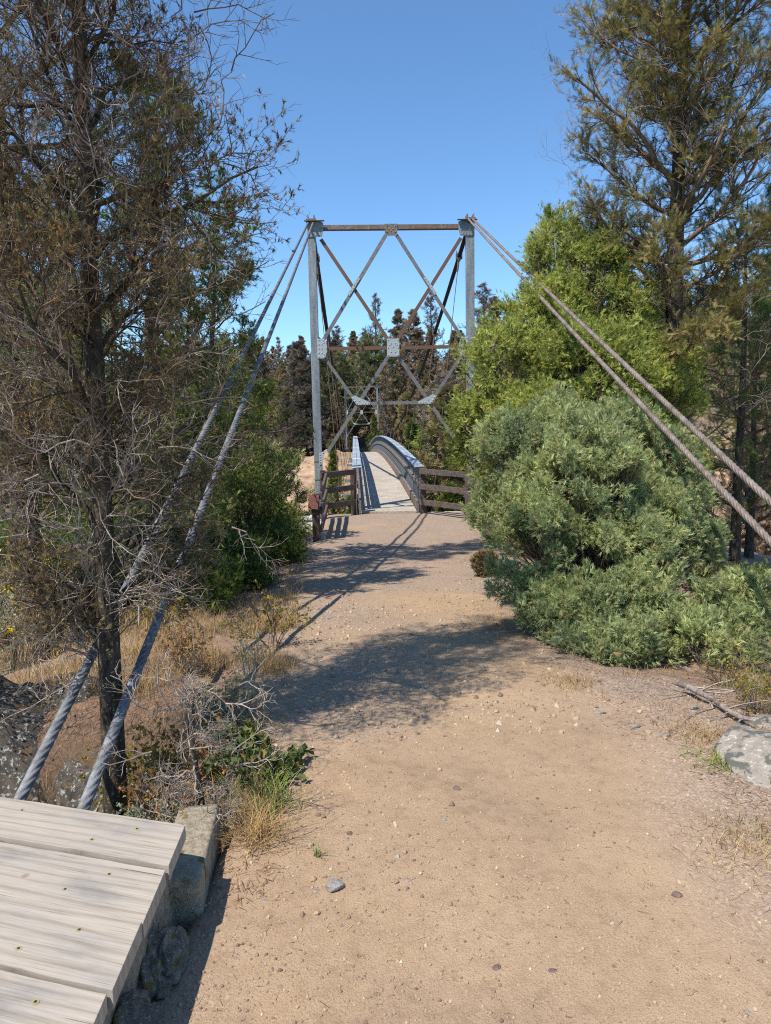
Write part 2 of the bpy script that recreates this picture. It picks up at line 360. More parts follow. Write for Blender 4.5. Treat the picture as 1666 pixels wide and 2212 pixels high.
M['kerb_wood'] = wood_mat('grey_brown_kerb_timber', (0.1, 0.075, 0.06), (0.2, 0.16, 0.13), (0.33, 0.28, 0.23), axis=(40, 3, 40))
M['handrail'] = wood_mat('sky_tinted_handrail_boards', (0.17, 0.21, 0.26), (0.30, 0.35, 0.41), (0.42, 0.47, 0.53), axis=(60, 2, 40), rough=0.5)  # grey boards with the sky's blue reflection mixed into their colour

def plank_mat():
    m, nt, out = mat('grey_weathered_planks'); co = objco(nt)
    oi = nt.nodes.new('ShaderNodeObjectInfo')
    mu = nt.nodes.new('ShaderNodeVectorMath'); mu.operation = 'SCALE'; mu.inputs[0].default_value = (3.1, 1.7, 2.3); nt.links.new(oi.outputs['Random'], mu.inputs['Scale'])
    ad = nt.nodes.new('ShaderNodeVectorMath'); ad.operation = 'ADD'; nt.links.new(co, ad.inputs[0]); nt.links.new(mu.outputs[0], ad.inputs[1]); co = ad.outputs[0]
    # long grain: distorted bands across the width
    mp = nt.nodes.new('ShaderNodeMapping'); mp.inputs['Scale'].default_value = (0.8, 7, 7); nt.links.new(co, mp.inputs[0])
    wv = nt.nodes.new('ShaderNodeTexWave'); wv.wave_type = 'BANDS'; wv.bands_direction = 'Y'; wv.inputs['Scale'].default_value = 1.1; wv.inputs['Distortion'].default_value = 9.0
    wv.inputs['Detail'].default_value = 3; wv.inputs['Detail Scale'].default_value = 0.7; nt.links.new(mp.outputs[0], wv.inputs['Vector'])
    fine = noise(nt, 1, co, 6, 0.75, (4.5, 210, 40)); stain = noise(nt, 4.5, co, 4, 0.6, (0.7, 2, 1))
    c = ramp(nt, wv.outputs['Fac'], [(0.0, (0.33, 0.285, 0.235)), (0.2, (0.385, 0.34, 0.285)), (1, (0.41, 0.365, 0.31))])
    c = mix(nt, 1.0, c, ramp(nt, fine, [(0.31, (0.42, 0.38, 0.34)), (0.38, (0.80, 0.78, 0.75)), (0.5, (0.97, 0.97, 0.97)), (0.7, (1.07, 1.07, 1.07))]), 'MULTIPLY')
    c = mix(nt, 1.0, c, ramp(nt, stain, [(0.3, (0.72, 0.74, 0.78)), (0.45, (0.95, 0.95, 0.95)), (0.7, (1.1, 1.07, 1.02))]), 'MULTIPLY')
    # knots
    vk = voro(nt, 2.3, co); k = ramp(nt, vk, [(0.0, (1, 1, 1)), (0.05, (0.8, 0.8, 0.8)), (0.062, (0, 0, 0))]); ck = noise(nt, 1, co, 3, 0.6, (1.6, 55, 20)); c = mix(nt, ramp(nt, ck, [(0.27, (1, 1, 1)), (0.30, (0, 0, 0))]), c, (0.12, 0.10, 0.085))
    c = mix(nt, k, c, (0.2, 0.15, 0.11))
    h = mix(nt, 0.25, fine, wv.outputs['Fac'])
    finish(nt, out, c, 0.85, h, 0.35, 0.004, 0.2); return m
M['plank'] = plank_mat()

def plain(name, c, r=0.6, metal=0.0):
    m, nt, out = mat(name); n = noise(nt, 40, objco(nt), 3)
    finish(nt, out, mix(nt, 1.0, c, ramp(nt, n, [(0.3, (0.86, 0.86, 0.86)), (0.7, (1.1, 1.1, 1.1))]), 'MULTIPLY'), r, metal=metal); return m
def steel_mat(name, base=(0.30, 0.33, 0.35), rust=None, amt=0.5, rough=0.5, metal=0.35):
    m, nt, out = mat(name); co = objco(nt)
    v = nt.nodes.new('ShaderNodeTexVoronoi'); v.inputs['Scale'].default_value = 28; nt.links.new(co, v.inputs['Vector'])
    n1 = noise(nt, 3.5, co, 5, 0.65, (2.5, 2.5, 0.35)); n2 = noise(nt, 25, co, 5, 0.7)
    c = mix(nt, 1.0, base, ramp(nt, v.outputs['Color'], [(0, (0.72, 0.74, 0.78)), (1, (1.22, 1.2, 1.18))]), 'MULTIPLY')
    c = mix(nt, 1.0, c, ramp(nt, n1, [(0.3, (0.62, 0.66, 0.72)), (0.7, (1.25, 1.22, 1.18))]), 'MULTIPLY')
    if rust: c = mix(nt, ramp(nt, mix(nt, 0.5, n1, n2), [(0.62 - amt * 0.4, (0, 0, 0)), (0.72 - amt * 0.4, (1, 1, 1))]), c, mix(nt, n2, rust, tuple(x * 0.45 for x in rust)))
    finish(nt, out, c, rough, n2, 0.1, 0.002, 0.5, metal); return m
M['galv'] = steel_mat('galvanised_steel', (0.235, 0.262, 0.275), metal=0.2, rough=0.6)
M['galv_pale'] = plain('pale_galvanised_plate', (0.40, 0.44, 0.445), 0.5, 0.1)
M['rust'] = steel_mat('rusted_angle_iron', (0.30, 0.28, 0.26), (0.21, 0.115, 0.075), 1.0, 0.75, 0.1)
M['brown_steel'] = steel_mat('weathered_brown_steel', (0.30, 0.27, 0.25), (0.24, 0.16, 0.11), 0.55, 0.65, 0.2)
M['grey_steel'] = steel_mat('dull_grey_steel', (0.21, 0.205, 0.20), (0.2, 0.14, 0.1), 0.25, 0.6, 0.25)
def cable_mat(name, a, b):
    m, nt, out = mat(name); co = objco(nt); n = noise(nt, 9, co, 5, 0.6); n2 = noise(nt, 180, co, 2)
    mp = nt.nodes.new('ShaderNodeMath')
    c = mix(nt, 1.0, ramp(nt, n, [(0.35, a), (0.65, b)]), ramp(nt, n2, [(0.3, (0.7, 0.7, 0.7)), (0.7, (1.25, 1.25, 1.25))]), 'MULTIPLY')
    finish(nt, out, c, 0.6, n2, 0.4, 0.002, 0.4, 0.3); return m
M['cable'] = cable_mat('wire_rope_steel', (0.12, 0.125, 0.13), (0.25, 0.255, 0.26))
M['cable_brown'] = cable_mat('wire_rope_brown', (0.15, 0.115, 0.095), (0.30, 0.245, 0.21))
M['cable_black'] = cable_mat('wire_rope_black', (0.012, 0.012, 0.013), (0.035, 0.033, 0.032))  # near-black rope colour, used for the main span
M['black_band'] = cable_mat('black_band_steel', (0.02, 0.02, 0.02), (0.05, 0.05, 0.05))

def rock_mat(name, a, b, lich=(0.45, 0.46, 0.42), lf=0.12, sc=9, moss=None, mossf=0.0):
    m, nt, out = mat(name); co = objco(nt); n1 = noise(nt, sc, co, 8, 0.7); n2 = noise(nt, sc * 3.1, co, 5, 0.7); n3 = noise(nt, sc * 0.8, co, 3)
    c = ramp(nt, n1, [(0.3, a), (0.7, b)])
    c = mix(nt, ramp(nt, n2, [(0.62 - lf, (0, 0, 0)), (0.66 - lf, (1, 1, 1))]), c, lich)
    if moss: c = mix(nt, ramp(nt, n3, [(0.64 - mossf, (0, 0, 0)), (0.7 - mossf, (1, 1, 1))]), c, moss)
    finish(nt, out, c, 0.95, mix(nt, 0.5, n1, n2), 0.8, 0.03, 0.15); return m
M['rock_shaded'] = rock_mat('shade_darkened_lichened_rock', (0.03, 0.028, 0.026), (0.13, 0.11, 0.09), (0.34, 0.34, 0.31), 0.06, 10, (0.15, 0.10, 0.06), 0.04)  # base colour darkened to stand in for the tree's shade on the rock
M['rock_pale'] = rock_mat('pale_lichened_rock', (0.22, 0.19, 0.16), (0.42, 0.37, 0.31), (0.5, 0.475, 0.42), 0.05, 14, (0.13, 0.125, 0.11), 0.12)
M['rubble'] = rock_mat('pebbly_broken_concrete', (0.10, 0.08, 0.06), (0.30, 0.26, 0.21), (0.5, 0.46, 0.4), 0.03, 34, (0.2, 0.14, 0.05), 0.06)
M['stone'] = rock_mat('path_stone', (0.28, 0.2, 0.15), (0.46, 0.36, 0.28), (0.5, 0.45, 0.38), 0.0, 25)
M['stone_grey'] = rock_mat('grey_path_stone', (0.22, 0.2, 0.18), (0.4, 0.37, 0.33), (0.5, 0.48, 0.44), 0.03, 25)
M['stone_dark'] = rock_mat('purple_brown_stone', (0.15, 0.1, 0.085), (0.27, 0.19, 0.16), (0.35, 0.28, 0.24), 0.0, 25)
M['concrete'] = rock_mat('weathered_concrete', (0.38, 0.35, 0.31), (0.56, 0.52, 0.46), (0.63, 0.6, 0.55), 0.0, 5, (0.27, 0.23, 0.18), 0.07)
M['concrete_tan'] = rock_mat('tan_concrete', (0.42, 0.34, 0.25), (0.6, 0.5, 0.38), (0.63, 0.56, 0.45), 0.0, 6)
M['concrete_old'] = rock_mat('mossy_concrete', (0.2, 0.16, 0.11), (0.50, 0.43, 0.32), (0.5, 0.46, 0.37), 0.02, 30, (0.2, 0.15, 0.07), 0.06)
M['sign'] = rock_mat('faded_red_brown_paint', (0.23, 0.10, 0.08), (0.32, 0.15, 0.12), (0.4, 0.24, 0.2), -0.04, 12)
M['brass'] = plain('brass_screw', (0.62, 0.5, 0.27), 0.4, 0.5)
M['white_paint'] = plain('white_joint_strip', (0.72, 0.75, 0.76), 0.5)
M['wire'] = plain('fence_wire_mesh', (0.2, 0.22, 0.24), 0.6, 0.2)
M['hanger'] = plain('brown_hanger_rod', (0.16, 0.12, 0.1), 0.6, 0.2)
def deck_mat():
    m, nt, out = mat('gravel_deck'); co = objco(nt); v = nt.nodes.new('ShaderNodeTexVoronoi'); v.inputs['Scale'].default_value = 38; nt.links.new(co, v.inputs['Vector'])
    n = noise(nt, 2, co, 4)
    c = ramp(nt, v.outputs['Color'], [(0, (0.27, 0.23, 0.19)), (0.5, (0.4, 0.36, 0.31)), (1, (0.55, 0.5, 0.44))])
    c = mix(nt, 1.0, c, ramp(nt, n, [(0.35, (0.85, 0.84, 0.82)), (0.65, (1.08, 1.07, 1.05))]), 'MULTIPLY')
    finish(nt, out, c, 0.95, v.outputs['Distance'], 0.6, 0.01, 0.1); return m
M['deck'] = deck_mat()

# ------------------------------------------------------------------ terrain
def ip(x, pts): return np.interp(x, [p[0] for p in pts], [p[1] for p in pts])
def gp(Y): return ip(Y, [(-5, 0.05), (1.5, 0.01), (3.5, -0.03), (5.5, -0.12), (8, -0.30), (10.5, -0.46), (13.3, -0.62), (16, -0.7), (18.9, -0.74), (19.5, -0.75)])
def XL(Y): return ip(Y, [(-5, -0.7), (1.8, -0.62), (2.44, -0.57), (3.1, -0.52), (3.8, -0.68), (5.46, -0.72), (8, -0.95), (13, -1.22), (18.9, -1.45), (20, -1.45)])
def XR(Y): return ip(Y, [(-5, 3.2), (2.2, 2.1), (3.03, 1.75), (4.4, 1.7), (4.93, 1.2), (6.85, 1.15), (8.97, 1.42), (13.8, 1.71), (18.6, 1.98), (20, 1.98)])
def terrain(X, Y, detail=True):
    X = np.asarray(X, dtype=float); Y = np.asarray(Y, dtype=float)
    base = gp(np.clip(Y, -5, 19.5))
    dl = np.maximum(XL(Y) - X, 0); dr = np.maximum(X - XR(Y), 0)
    lf = -0.10 * dl - 0.20 * np.maximum(dl - 1.3, 0) - 0.12 * np.maximum(dl - 4, 0)
    lf = lf - 0.30 * np.minimum(dl, 2.0) * sstep(13, 17, Y)
    lf = np.maximum(lf, -8)
    rf = -0.09 * dr * sstep(3, 5, Y) - 0.03 * dr - 0.12 * np.maximum(dr - 5, 0)
    rf = np.maximum(rf, -3)
    pit = sstep(0.05, 0.55, dl) * sstep(1.7, 2.3, Y) * (1 - sstep(3.7, 4.7, Y)) * (1 - sstep(2.4, 3.4, -X))
    near = base + lf + rf - 1.25 * pit
    yc = Y + 0.9 * fbm(X * 0.12, Y * 0.05, 5, 2) * np.clip(np.abs(X) / 6, 0, 1) * 8
    g = ip(yc, [(18.9, -0.75), (19.6, -1.6), (21.5, -3.6), (26, -7), (33, -11.5), (58, -12.5), (66, -8.5), (72, -5.0), (77, -3.0), (81, -2.1), (92, -1.8), (105, -0.8), (150, 7.5), (180, 10.5), (215, 12), (500, 30), (900, 60)])
    g = g + 9.5 * sstep(95, 165, Y) * sstep(18, 85, X) + 4 * sstep(60, 110, Y) * sstep(15, 60, X) - 4.0 * sstep(110, 160, Y) * sstep(8, 50, -X)
    g = g + 1.5 * fbm(X * 0.35, Y * 0.35, 13, 5) * sstep(56, 62, Y) * (1 - sstep(78, 84, Y))
    g = g + 0.9 * fbm(X * 0.07, Y * 0.07, 9, 4) * sstep(24, 45, Y) * 2.0
    side = np.minimum(near, -0.6)
    z = np.where(Y < 18.9, near, np.minimum(np.where(Y < 24, near, 99), g) )
    z = np.where(Y > 24, g, z)
    if detail:
        onp = sstep(0.0, 0.3, dl + dr); r = sstep(60, 30, Y) if False else 1.0
        z = z + 0.035 * fbm(X * 1.1, Y * 1.1, 1, 4) + (0.006 + 0.02 * onp) * fbm(X * 5, Y * 5, 3, 2) * (1 + 0 * onp) + 0.012 * onp * fbm(X * 9, Y * 9, 33, 2) + 0.05 * onp * fbm(X * 2.3, Y * 2.3, 7, 4) * (Y < 60)
    return z
def tz(x, y): return float(terrain(np.array([x]), np.array([y]))[0])

def axis_pts(fine, fstep, far, growth):
    a = [0.0]; s = fstep
    while a[-1] < far:
        if a[-1] > fine: s *= growth
        a.append(a[-1] + s)
    return np.array(a)
ax = axis_pts(2.4, 0.03, 700, 1.035); xs = np.concatenate([-ax[:0:-1], ax]) + 0.4
ys = [-6.0]; s = 0.5
while ys[-1] < 900:
    y = ys[-1]
    st = 0.4 if y < 0.6 else max(0.028, 0.0085 * y) if y < 25 else 0.011 * y if y < 160 else 0.03 * y
    ys.append(y + st)
ys = np.array(ys)
GX, GY = np.meshgrid(xs, ys); GZ = terrain(GX, GY)
dl = np.maximum(XL(GY) - GX, 0); dr = np.maximum(GX - XR(GY), 0)
edge = 0.25 * fbm(GX * 2.2, GY * 2.2, 21, 3)
pathness = (1 - sstep(-0.02, 0.40, dl + dr + edge)) * (GY < 19.4)
far_path = ((np.abs(GX - (-2.4)) < 1.0) & (GY > 78)).astype(float)
litter = sstep(0.1, 0.6, dl + dr + edge) * (0.55 + 0.9 * fbm(GX * 0.9, GY * 0.9, 31, 3)).clip(0, 1) * (GY < 40)
gravel = np.clip(0.2 + 0.35 * sstep(3.3, 5, GY) + 1.1 * fbm(GX * 0.8, GY * 0.5, 41, 3) + 0.75 * sstep(0.75, 1.5, GX) * sstep(2.2, 3.4, GY) + 0.25 * sstep(0.9, 1.7, GX) + 0.5 * sstep(5, 8, GY) - 0.9 * np.exp(-((GX - 0.55) / 0.8) ** 2) * (GY < 8), 0, 1) * (GY < 19.4)
farness = sstep(86, 96, GY) * (1 - 0.8 * np.exp(-((GX + 2.6) / 2.2) ** 2) * (GY < 100))
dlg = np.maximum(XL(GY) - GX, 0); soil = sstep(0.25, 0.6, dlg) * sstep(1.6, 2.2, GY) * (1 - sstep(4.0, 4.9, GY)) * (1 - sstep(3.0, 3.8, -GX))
bank = sstep(22, 30, GY)
nx, ny = len(xs), len(ys)
ii, jj = np.meshgrid(np.arange(nx - 1), np.arange(ny - 1)); a = jj * nx + ii
FQ = np.stack([a, a + 1, a + 1 + nx, a + nx], -1)
xc = (GX[:-1, :-1] + GX[1:, 1:]) / 2; yc_ = (GY[:-1, :-1] + GY[1:, 1:]) / 2
onpath = (xc > XL(yc_)) & (xc < XR(yc_)) & (yc_ < 18.95)
VG = np.stack([GX, GY, GZ], -1).reshape(-1, 3)
def sub(maskf, name, kind):
    F = FQ[maskf]; u, inv = np.unique(F.ravel(), return_inverse=True)
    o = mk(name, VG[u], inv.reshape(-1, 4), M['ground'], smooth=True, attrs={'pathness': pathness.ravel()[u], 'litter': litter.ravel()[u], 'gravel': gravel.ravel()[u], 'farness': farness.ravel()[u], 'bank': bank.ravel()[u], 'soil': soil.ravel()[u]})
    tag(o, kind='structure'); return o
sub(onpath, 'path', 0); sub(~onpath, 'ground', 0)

# ------------------------------------------------------------------ bridge tower
def rivets(mb, pts, y, r=0.017):
    for p in pts: mb.dome((p[0], y, p[1]), r)
def plate(poly, rv, y, m, name, parent, th=0.012, r=0.018):
    mb = MB().prism([tuple(p) for p in poly], y, y + th); rivets(mb, rv, y - 0.001, r)
    return mb.build(name, m, parent, local=True)
def angle_iron(name, a, b, w, y, m, parent, depth=0.07):
    """L section lying in the tower plane; front flange at y"""
    a = A(a[0], 0, a[1]); b = A(b[0], 0, b[1]); d = nrm(b - a); n = np.cross(d, A(0, 1, 0))
    L = np.linalg.norm(b - a); mb = MB(); c = (a + b) / 2
    mb.box(c + A(0, y, 0), (w / 2, 0.006, L / 2), [n, A(0, 1, 0), d])
    mb.box(c + A(0, y + 0.006 + depth / 2, 0) + n * (w / 2 - 0.007), (0.006, depth / 2, L / 2 - 0.002), [n, A(0, 1, 0), d])
    return mb.build(name, m, parent, local=True)
HW, TH = 1.91, 7.03
def make_tower():
    t = empty('bridge_tower', (0, 0, 0), 0.0)
    for s in (-1, 1):
        mb = MB(); x = s * HW
        mb.box((x, 0, (TH + 0.1) / 2), (0.098, 0.09, (TH + 0.1) / 2))
        o = mb.build('post', M['galv'], t, local=True, bevel=0.012)
        mb = MB(); mb.box((x, 0, 0.012), (0.2, 0.2, 0.015))
        for qx in (-.15, .15):
            for qy in (-.15, .15): mb.cyl((x + qx, qy, 0.03), (x + qx, qy, 0.09), 0.018, n=6)
        mb.build('base_plate', M['galv'], t, local=True)
        mb = MB(); mb.box((x, -0.0, TH + 0.125), (0.12, 0.16, 0.025)); mb.box((x - 0.075, 0, TH + 0.19), (0.012, 0.15, 0.045)); mb.box((x + 0.075, 0, TH + 0.19), (0.012, 0.15, 0.045))
        mb.build('saddle', M['brown_steel'], t, local=True)
        for bz in (0.95, 1.4): MB().box((x, 0, bz), (0.104, 0.096, 0.006)).build('band', M['black_band'], t, local=True)
    # beams
    mb = MB(); mb.box((0, -0.05, TH - 0.03), (HW - 0.12, 0.006, 0.05)); mb.box((0, 0.02, TH + 0.02), (HW - 0.12, 0.064, 0.006)); mb.box((0, 0.02, TH - 0.08), (HW - 0.12, 0.064, 0.006))
    mb.build('top_beam', M['brown_steel'], t, local=True)
    zm, zl, zj = TH - 2.88, TH - 4.22, TH - 5.42
    for s in (-1, 1):
        angle_iron('horizontal_beam', (s * 0.14, zm), (s * (HW - 0.2), zm), 0.085, -0.045, M['rust'], t)
    angle_iron('horizontal_beam', (-0.6, zl), (0.6, zl), 0.075, -0.045, M['grey_steel'], t)
    for s in (-1, 1):
        angle_iron('diagonal_brace', (s * (HW - 0.22), TH - 0.3), (s * 0.12, zm + 0.2), 0.085, -0.028, M['rust'], t)
        angle_iron('diagonal_brace', (s * 0.13, TH - 0.22), (s * (HW - 0.22), zm + 0.22), 0.085, -0.052, M['grey_steel'], t)
        angle_iron('diagonal_brace', (s * 0.12, zm - 0.2), (s * (HW - 0.24), zj + 0.03), 0.085, -0.028, M['grey_steel'], t)
        angle_iron('diagonal_brace', (s * (HW - 0.22), zm - 0.2), (s * 0.98, zl + 0.1), 0.075, -0.052, M['grey_steel'], t)
        # splice plate where the braces cross
        c = A(s * (HW - 0.09) / 2 * 1.02, (TH + zm) / 2 + 0.02); d = nrm(A(s * (HW - 0.35), zm + 0.44 - TH)); n = A(-d[1], d[0])
        pl = [c + d * 0.24 + n * 0.035, c + d * 0.24 - n * 0.035, c - d * 0.24 - n * 0.035, c - d * 0.24 + n * 0.035]
        plate(pl if s > 0 else pl, [c + d * k + n * 0.012 * (1 if i % 2 else -1) for i, k in enumerate((-.19, -.12, -.04, .04, .12, .19))], -0.074, M['galv_pale'], 'splice_plate', t, r=0.014)
        # side plate at mid height
        x1, x2 = s * (HW - 0.06), s * (HW - 0.30)
        plate([(x1, zm - 0.235), (x1, zm + 0.235), (x2 + s * .06, zm + 0.235), (x2, zm + 0.05), (x2, zm - 0.05), (x2 + s * .06, zm - 0.235)],
              [(x1 - s * .04, zm + k) for k in (-.2, -.1, 0, .1, .2)] + [(x1 - s * .11, zm + k) for k in (-.1, 0, .1)] + [(x2 + s * .08, zm + k) for k in (-.2, -.14, .14, .2)] + [(x2 + s * .03, zm)],
              -0.106, M['galv_pale'], 'gusset_plate', t)
        # corner plate at the top
        x1, x2 = s * (HW + 0.1), s * (HW - 0.29)
        plate([(x1, TH + 0.1), (x1, TH - 0.26), (x2 + s * .04, TH - 0.26), (x2, TH - 0.12), (x2, TH + 0.06), (x2 + s * 0.08, TH + 0.1)],
              [(x1 - s * a_, TH + b_) for a_, b_ in ((.05, -.22), (.13, -.22), (.21, -.22), (.29, -.22), (.12, -.13), (.22, -.13), (.31, -.13))],
              -0.11, M['galv'], 'gusset_plate', t)
        mb = MB(); mb.box((s * (HW - 0.08), -0.16, TH + 0.095), (0.24, 0.05, 0.006)); mb.build('cap_angle', M['brown_steel'], t, local=True)
        # low plates
        plate([(s * 0.92, zl - 0.035), (s * 0.60, zl - 0.035), (s * 0.60, zl + 0.03), (s * 0.97, zl + 0.20), (s * 1.06, zl + 0.15)],
              [(s * .64, zl), (s * .71, zl), (s * .78, zl), (s * .91, zl), (s * .96, zl + .06), (s * 1.0, zl + .13), (s * .85, zl + .07)], -0.076, M['galv_pale'], 'gusset_plate', t)
        plate([(s * (HW - 0.03), zj + 0.0), (s * (HW - 0.20), zj + 0.06), (s * (HW - 0.08), zj - 0.28), (s * (HW - 0.03), zj - 0.28)],
              [(s * (HW - .055), zj - .04), (s * (HW - .055), zj - .1), (s * (HW - .055), zj - .16), (s * (HW - .055), zj - .22), (s * (HW - .13), zj + .01)], -0.108, M['galv_pale'], 'gusset_plate', t)
    plate([(-0.15, TH + 0.035), (0.15, TH + 0.035), (0.15, TH - 0.19), (0.09, TH - 0.24), (-0.09, TH - 0.24), (-0.15, TH - 0.19)], [(x, TH - z) for x, z in ((-.1, .02), (.1, .02), (-.05, .09), (.05, .09), (0, .14), (-.1, .16), (.1, .16))], -0.076, M['brown_steel'], 'gusset_plate', t)
    plate([(-0.15, zm + 0.215), (0.15, zm + 0.215), (0.15, zm - 0.215), (-0.15, zm - 0.215)], [(x, zm + z) for x, z in ((-.12, .18), (-.05, .1), (.12, .18), (.05, .1), (-.12, 0), (.12, 0), (0, 0.02), (-.05, -.1), (.05, -.1), (-.12, -.18), (.12, -.18), (-.09, .06), (.09, .06))], -0.094, M['galv_pale'], 'gusset_plate', t)
    return t
RZ = math.atan(0.04)
def copy_tree(o, parent=None):
    c = o.copy(); COL.objects.link(c)
    if parent is not None: c.parent = parent
    for ch in list(o.children): copy_tree(ch, c)
    return c
tower = make_tower(); tower.location = (0.26, 18.55, -0.77); tower.rotation_euler = (0, 0, RZ)
tag(tower, 'tall riveted steel bridge tower with crossed braces at the near end of the footbridge', 'bridge tower', 'towers of the suspension bridge')
tower2 = copy_tree(tower); tower2.location = (-2.45, 83.5, -1.45); tower2.scale = (0.93, 1, 0.98)
tag(tower2, 'small distant bridge tower at the far end of the footbridge', 'bridge tower', 'towers of the suspension bridge')

# ------------------------------------------------------------------ footbridge
AX = -0.04
def cx(Y): return 0.10 + AX * (Y - 18.7)
def zd(Y): t = np.asarray(Y, dtype=float) - 18.7; return -0.70 + 0.0369 * t - 0.000982 * t * t
Y0, Y1 = 18.95, 78.5
fb = empty('footbridge', (0.1, 18.95, -0.7)); tag(fb, 'narrow arched footbridge with gravel deck, mesh sides and sky tinted grey handrails crossing the gorge', 'footbridge')
def ribbon(x0, x1, z0, z1, ya, yb, n):
    """box-section strip following the deck: offsets from centre line / deck level"""
    Y = np.linspace(ya, yb, n); V = []
    for (dx, dz) in ((x0, z0), (x1, z0), (x1, z1), (x0, z1)): V.append(np.stack([cx(Y) + dx, Y, zd(Y) + dz], -1))
    V = np.stack(V, 1).reshape(-1, 3); F = []
    for k in range(n - 1):
        for j in range(4): F.append([k * 4 + j, k * 4 + (j + 1) % 4, (k + 1) * 4 + (j + 1) % 4, (k + 1) * 4 + j])
    F += [[3, 2, 1, 0], [(n - 1) * 4 + j for j in range(4)]]
    return V, np.array(F)
def rib(name, *a, m, parent=fb, **k):
    V, F = ribbon(*a); return mk(name, V, F, m, parent, **k)
rib('deck', -0.70, 0.70, -0.12, 0.0, Y0 - 0.12, Y1, 60, m=M['deck'])
for s in (-1, 1): rib('stringer', s * 0.9 - 0.05, s * 0.9 + 0.05, -0.42, -0.14, Y0, Y1, 60, m=M['galv'])
NS = 22; seg = (Y1 - Y0) / NS
for s in (-1, 1):
    kb = MB(); 
    for k in range(40):
        a0 = Y0 + k * (Y1 - Y0) / 40; a1 = a0 + (Y1 - Y0) / 40 - 0.01
        V, F = ribbon(s * 0.74 - 0.03, s * 0.74 + 0.03, -0.1, 0.24, a0, a1, 2); kb.add(V, F)
    kb.build('kerb_board', M['kerb_wood'], fb)
    side = MB()
    V, F = ribbon(s * 0.79 - 0.025, s * 0.79 + 0.025, 0.60, 0.70, Y0, Y1, 60); mk('mid_rail', V, F, M['kerb_wood'], fb)
    hr = MB()
    for off in (-0.062, 0.062):
        for k in range(NS):
            a0 = Y0 + k * seg + 0.03; V, F = ribbon(s * 0.80 + off - 0.054, s * 0.80 + off + 0.054, 1.09, 1.125, a0, a0 + seg - 0.06, 4); hr.add(V, F)
    hr.build('handrail', M['handrail'], fb)
    js = MB(); ps = MB()
    for k in range(NS + 1):
        y = Y0 + k * seg; V, F = ribbon(s * 0.80 - 0.12, s * 0.80 + 0.12, 1.127, 1.133, y - 0.045, y + 0.045, 2); mk('joint_strap', V, F, M['white_paint'], fb)
    for k in range(NS + 1):
        y = Y0 + k * seg; V, F = ribbon(s * 0.85 - 0.03, s * 0.85 + 0.03, -0.4, 1.088, y - 0.035, y + 0.035, 2)
        mk('rail_post', V, F, M['galv'], fb)
    # mesh panels
    yw = np.arange(Y0 + 0.05, Y1, 0.085); P_ = np.stack([np.stack([cx(yw) + s * 0.815, yw, zd(yw) + 0.05], -1), np.stack([cx(yw) + s * 0.815, yw, zd(yw) + 1.08], -1)], 1)
    parts = [tubes(P_, np.full(P_.shape[:2], 0.0035), 3)]
    for h in np.arange(0.1, 1.09, 0.085):
        y = np.linspace(Y0, Y1, 50); L_ = np.stack([cx(y) + s * 0.815, y, zd(y) + h], -1)[None]; parts.append(tubes(L_, np.full((1, 50), 0.0035), 3))
    V, F = join(parts); mk('mesh_side', V, F, M['wire'], fb)
# cable profile
CZ = [(18.5, 6.33), (24.8, 4.74), (30.1, 3.62), (35.9, 2.58), (41.7, 1.66), (47.9, 0.98), (54, 0.66), (60, 0.9), (66, 1.6), (72, 2.75), (78, 4.3), (83.5, 5.55)]
yy = np.linspace(18.5, 83.5, 66); zz = np.interp(yy, *zip(*CZ))
for _ in range(4): zz[1:-1] = (zz[:-2] + 2 * zz[1:-1] + zz[2:]) / 4
def cable_z(Y): return np.interp(Y, yy, zz)
def cable_x(s, Y): return 0.26 + s * HW + AX * (Y - 18.5) - s * 0.25 * np.sin(np.clip((Y - 18.5) / 65, 0, 1) * math.pi)
fl = MB()
for k, y in enumerate(np.arange(20.3, 83, 5.55)):
    if y > Y1: break
    z = float(zd(y))
    mb = MB(); mb.bar((float(cx(y)) - 1.3, y, z - 0.5), (float(cx(y)) + 1.3, y, z - 0.5), 0.08, 0.12); mb.build('floor_beam', M['galv'], fb)
    for s in (-1, 1):
        X, Z = float(cable_x(s, y)), float(cable_z(y)); b = A(float(cx(y)) + s * 1.22, y, z - 0.44); t_ = A(X, y, Z)
        mb = MB().cyl(b, t_, 0.010, n=6); mb.cyl(t_ + (0, -.07, -0.06), t_ + (0, .07, -0.06), 0.05, n=8); mb.box(t_ + A(0, 0, 0.02), (0.085, 0.05, 0.07)); mb.cyl(t_ + (-.06, 0, .05), t_ + (-.06, 0, .16), 0.014, n=6); mb.cyl(t_ + (.06, 0, .05), t_ + (.06, 0, .16), 0.014, n=6)
        d = nrm(b - t_); mb.cyl(t_ + d * 0.1, t_ + d * 0.38, 0.03, 0.022, n=8)
        mb.build('hanger', M['hanger'], fb)

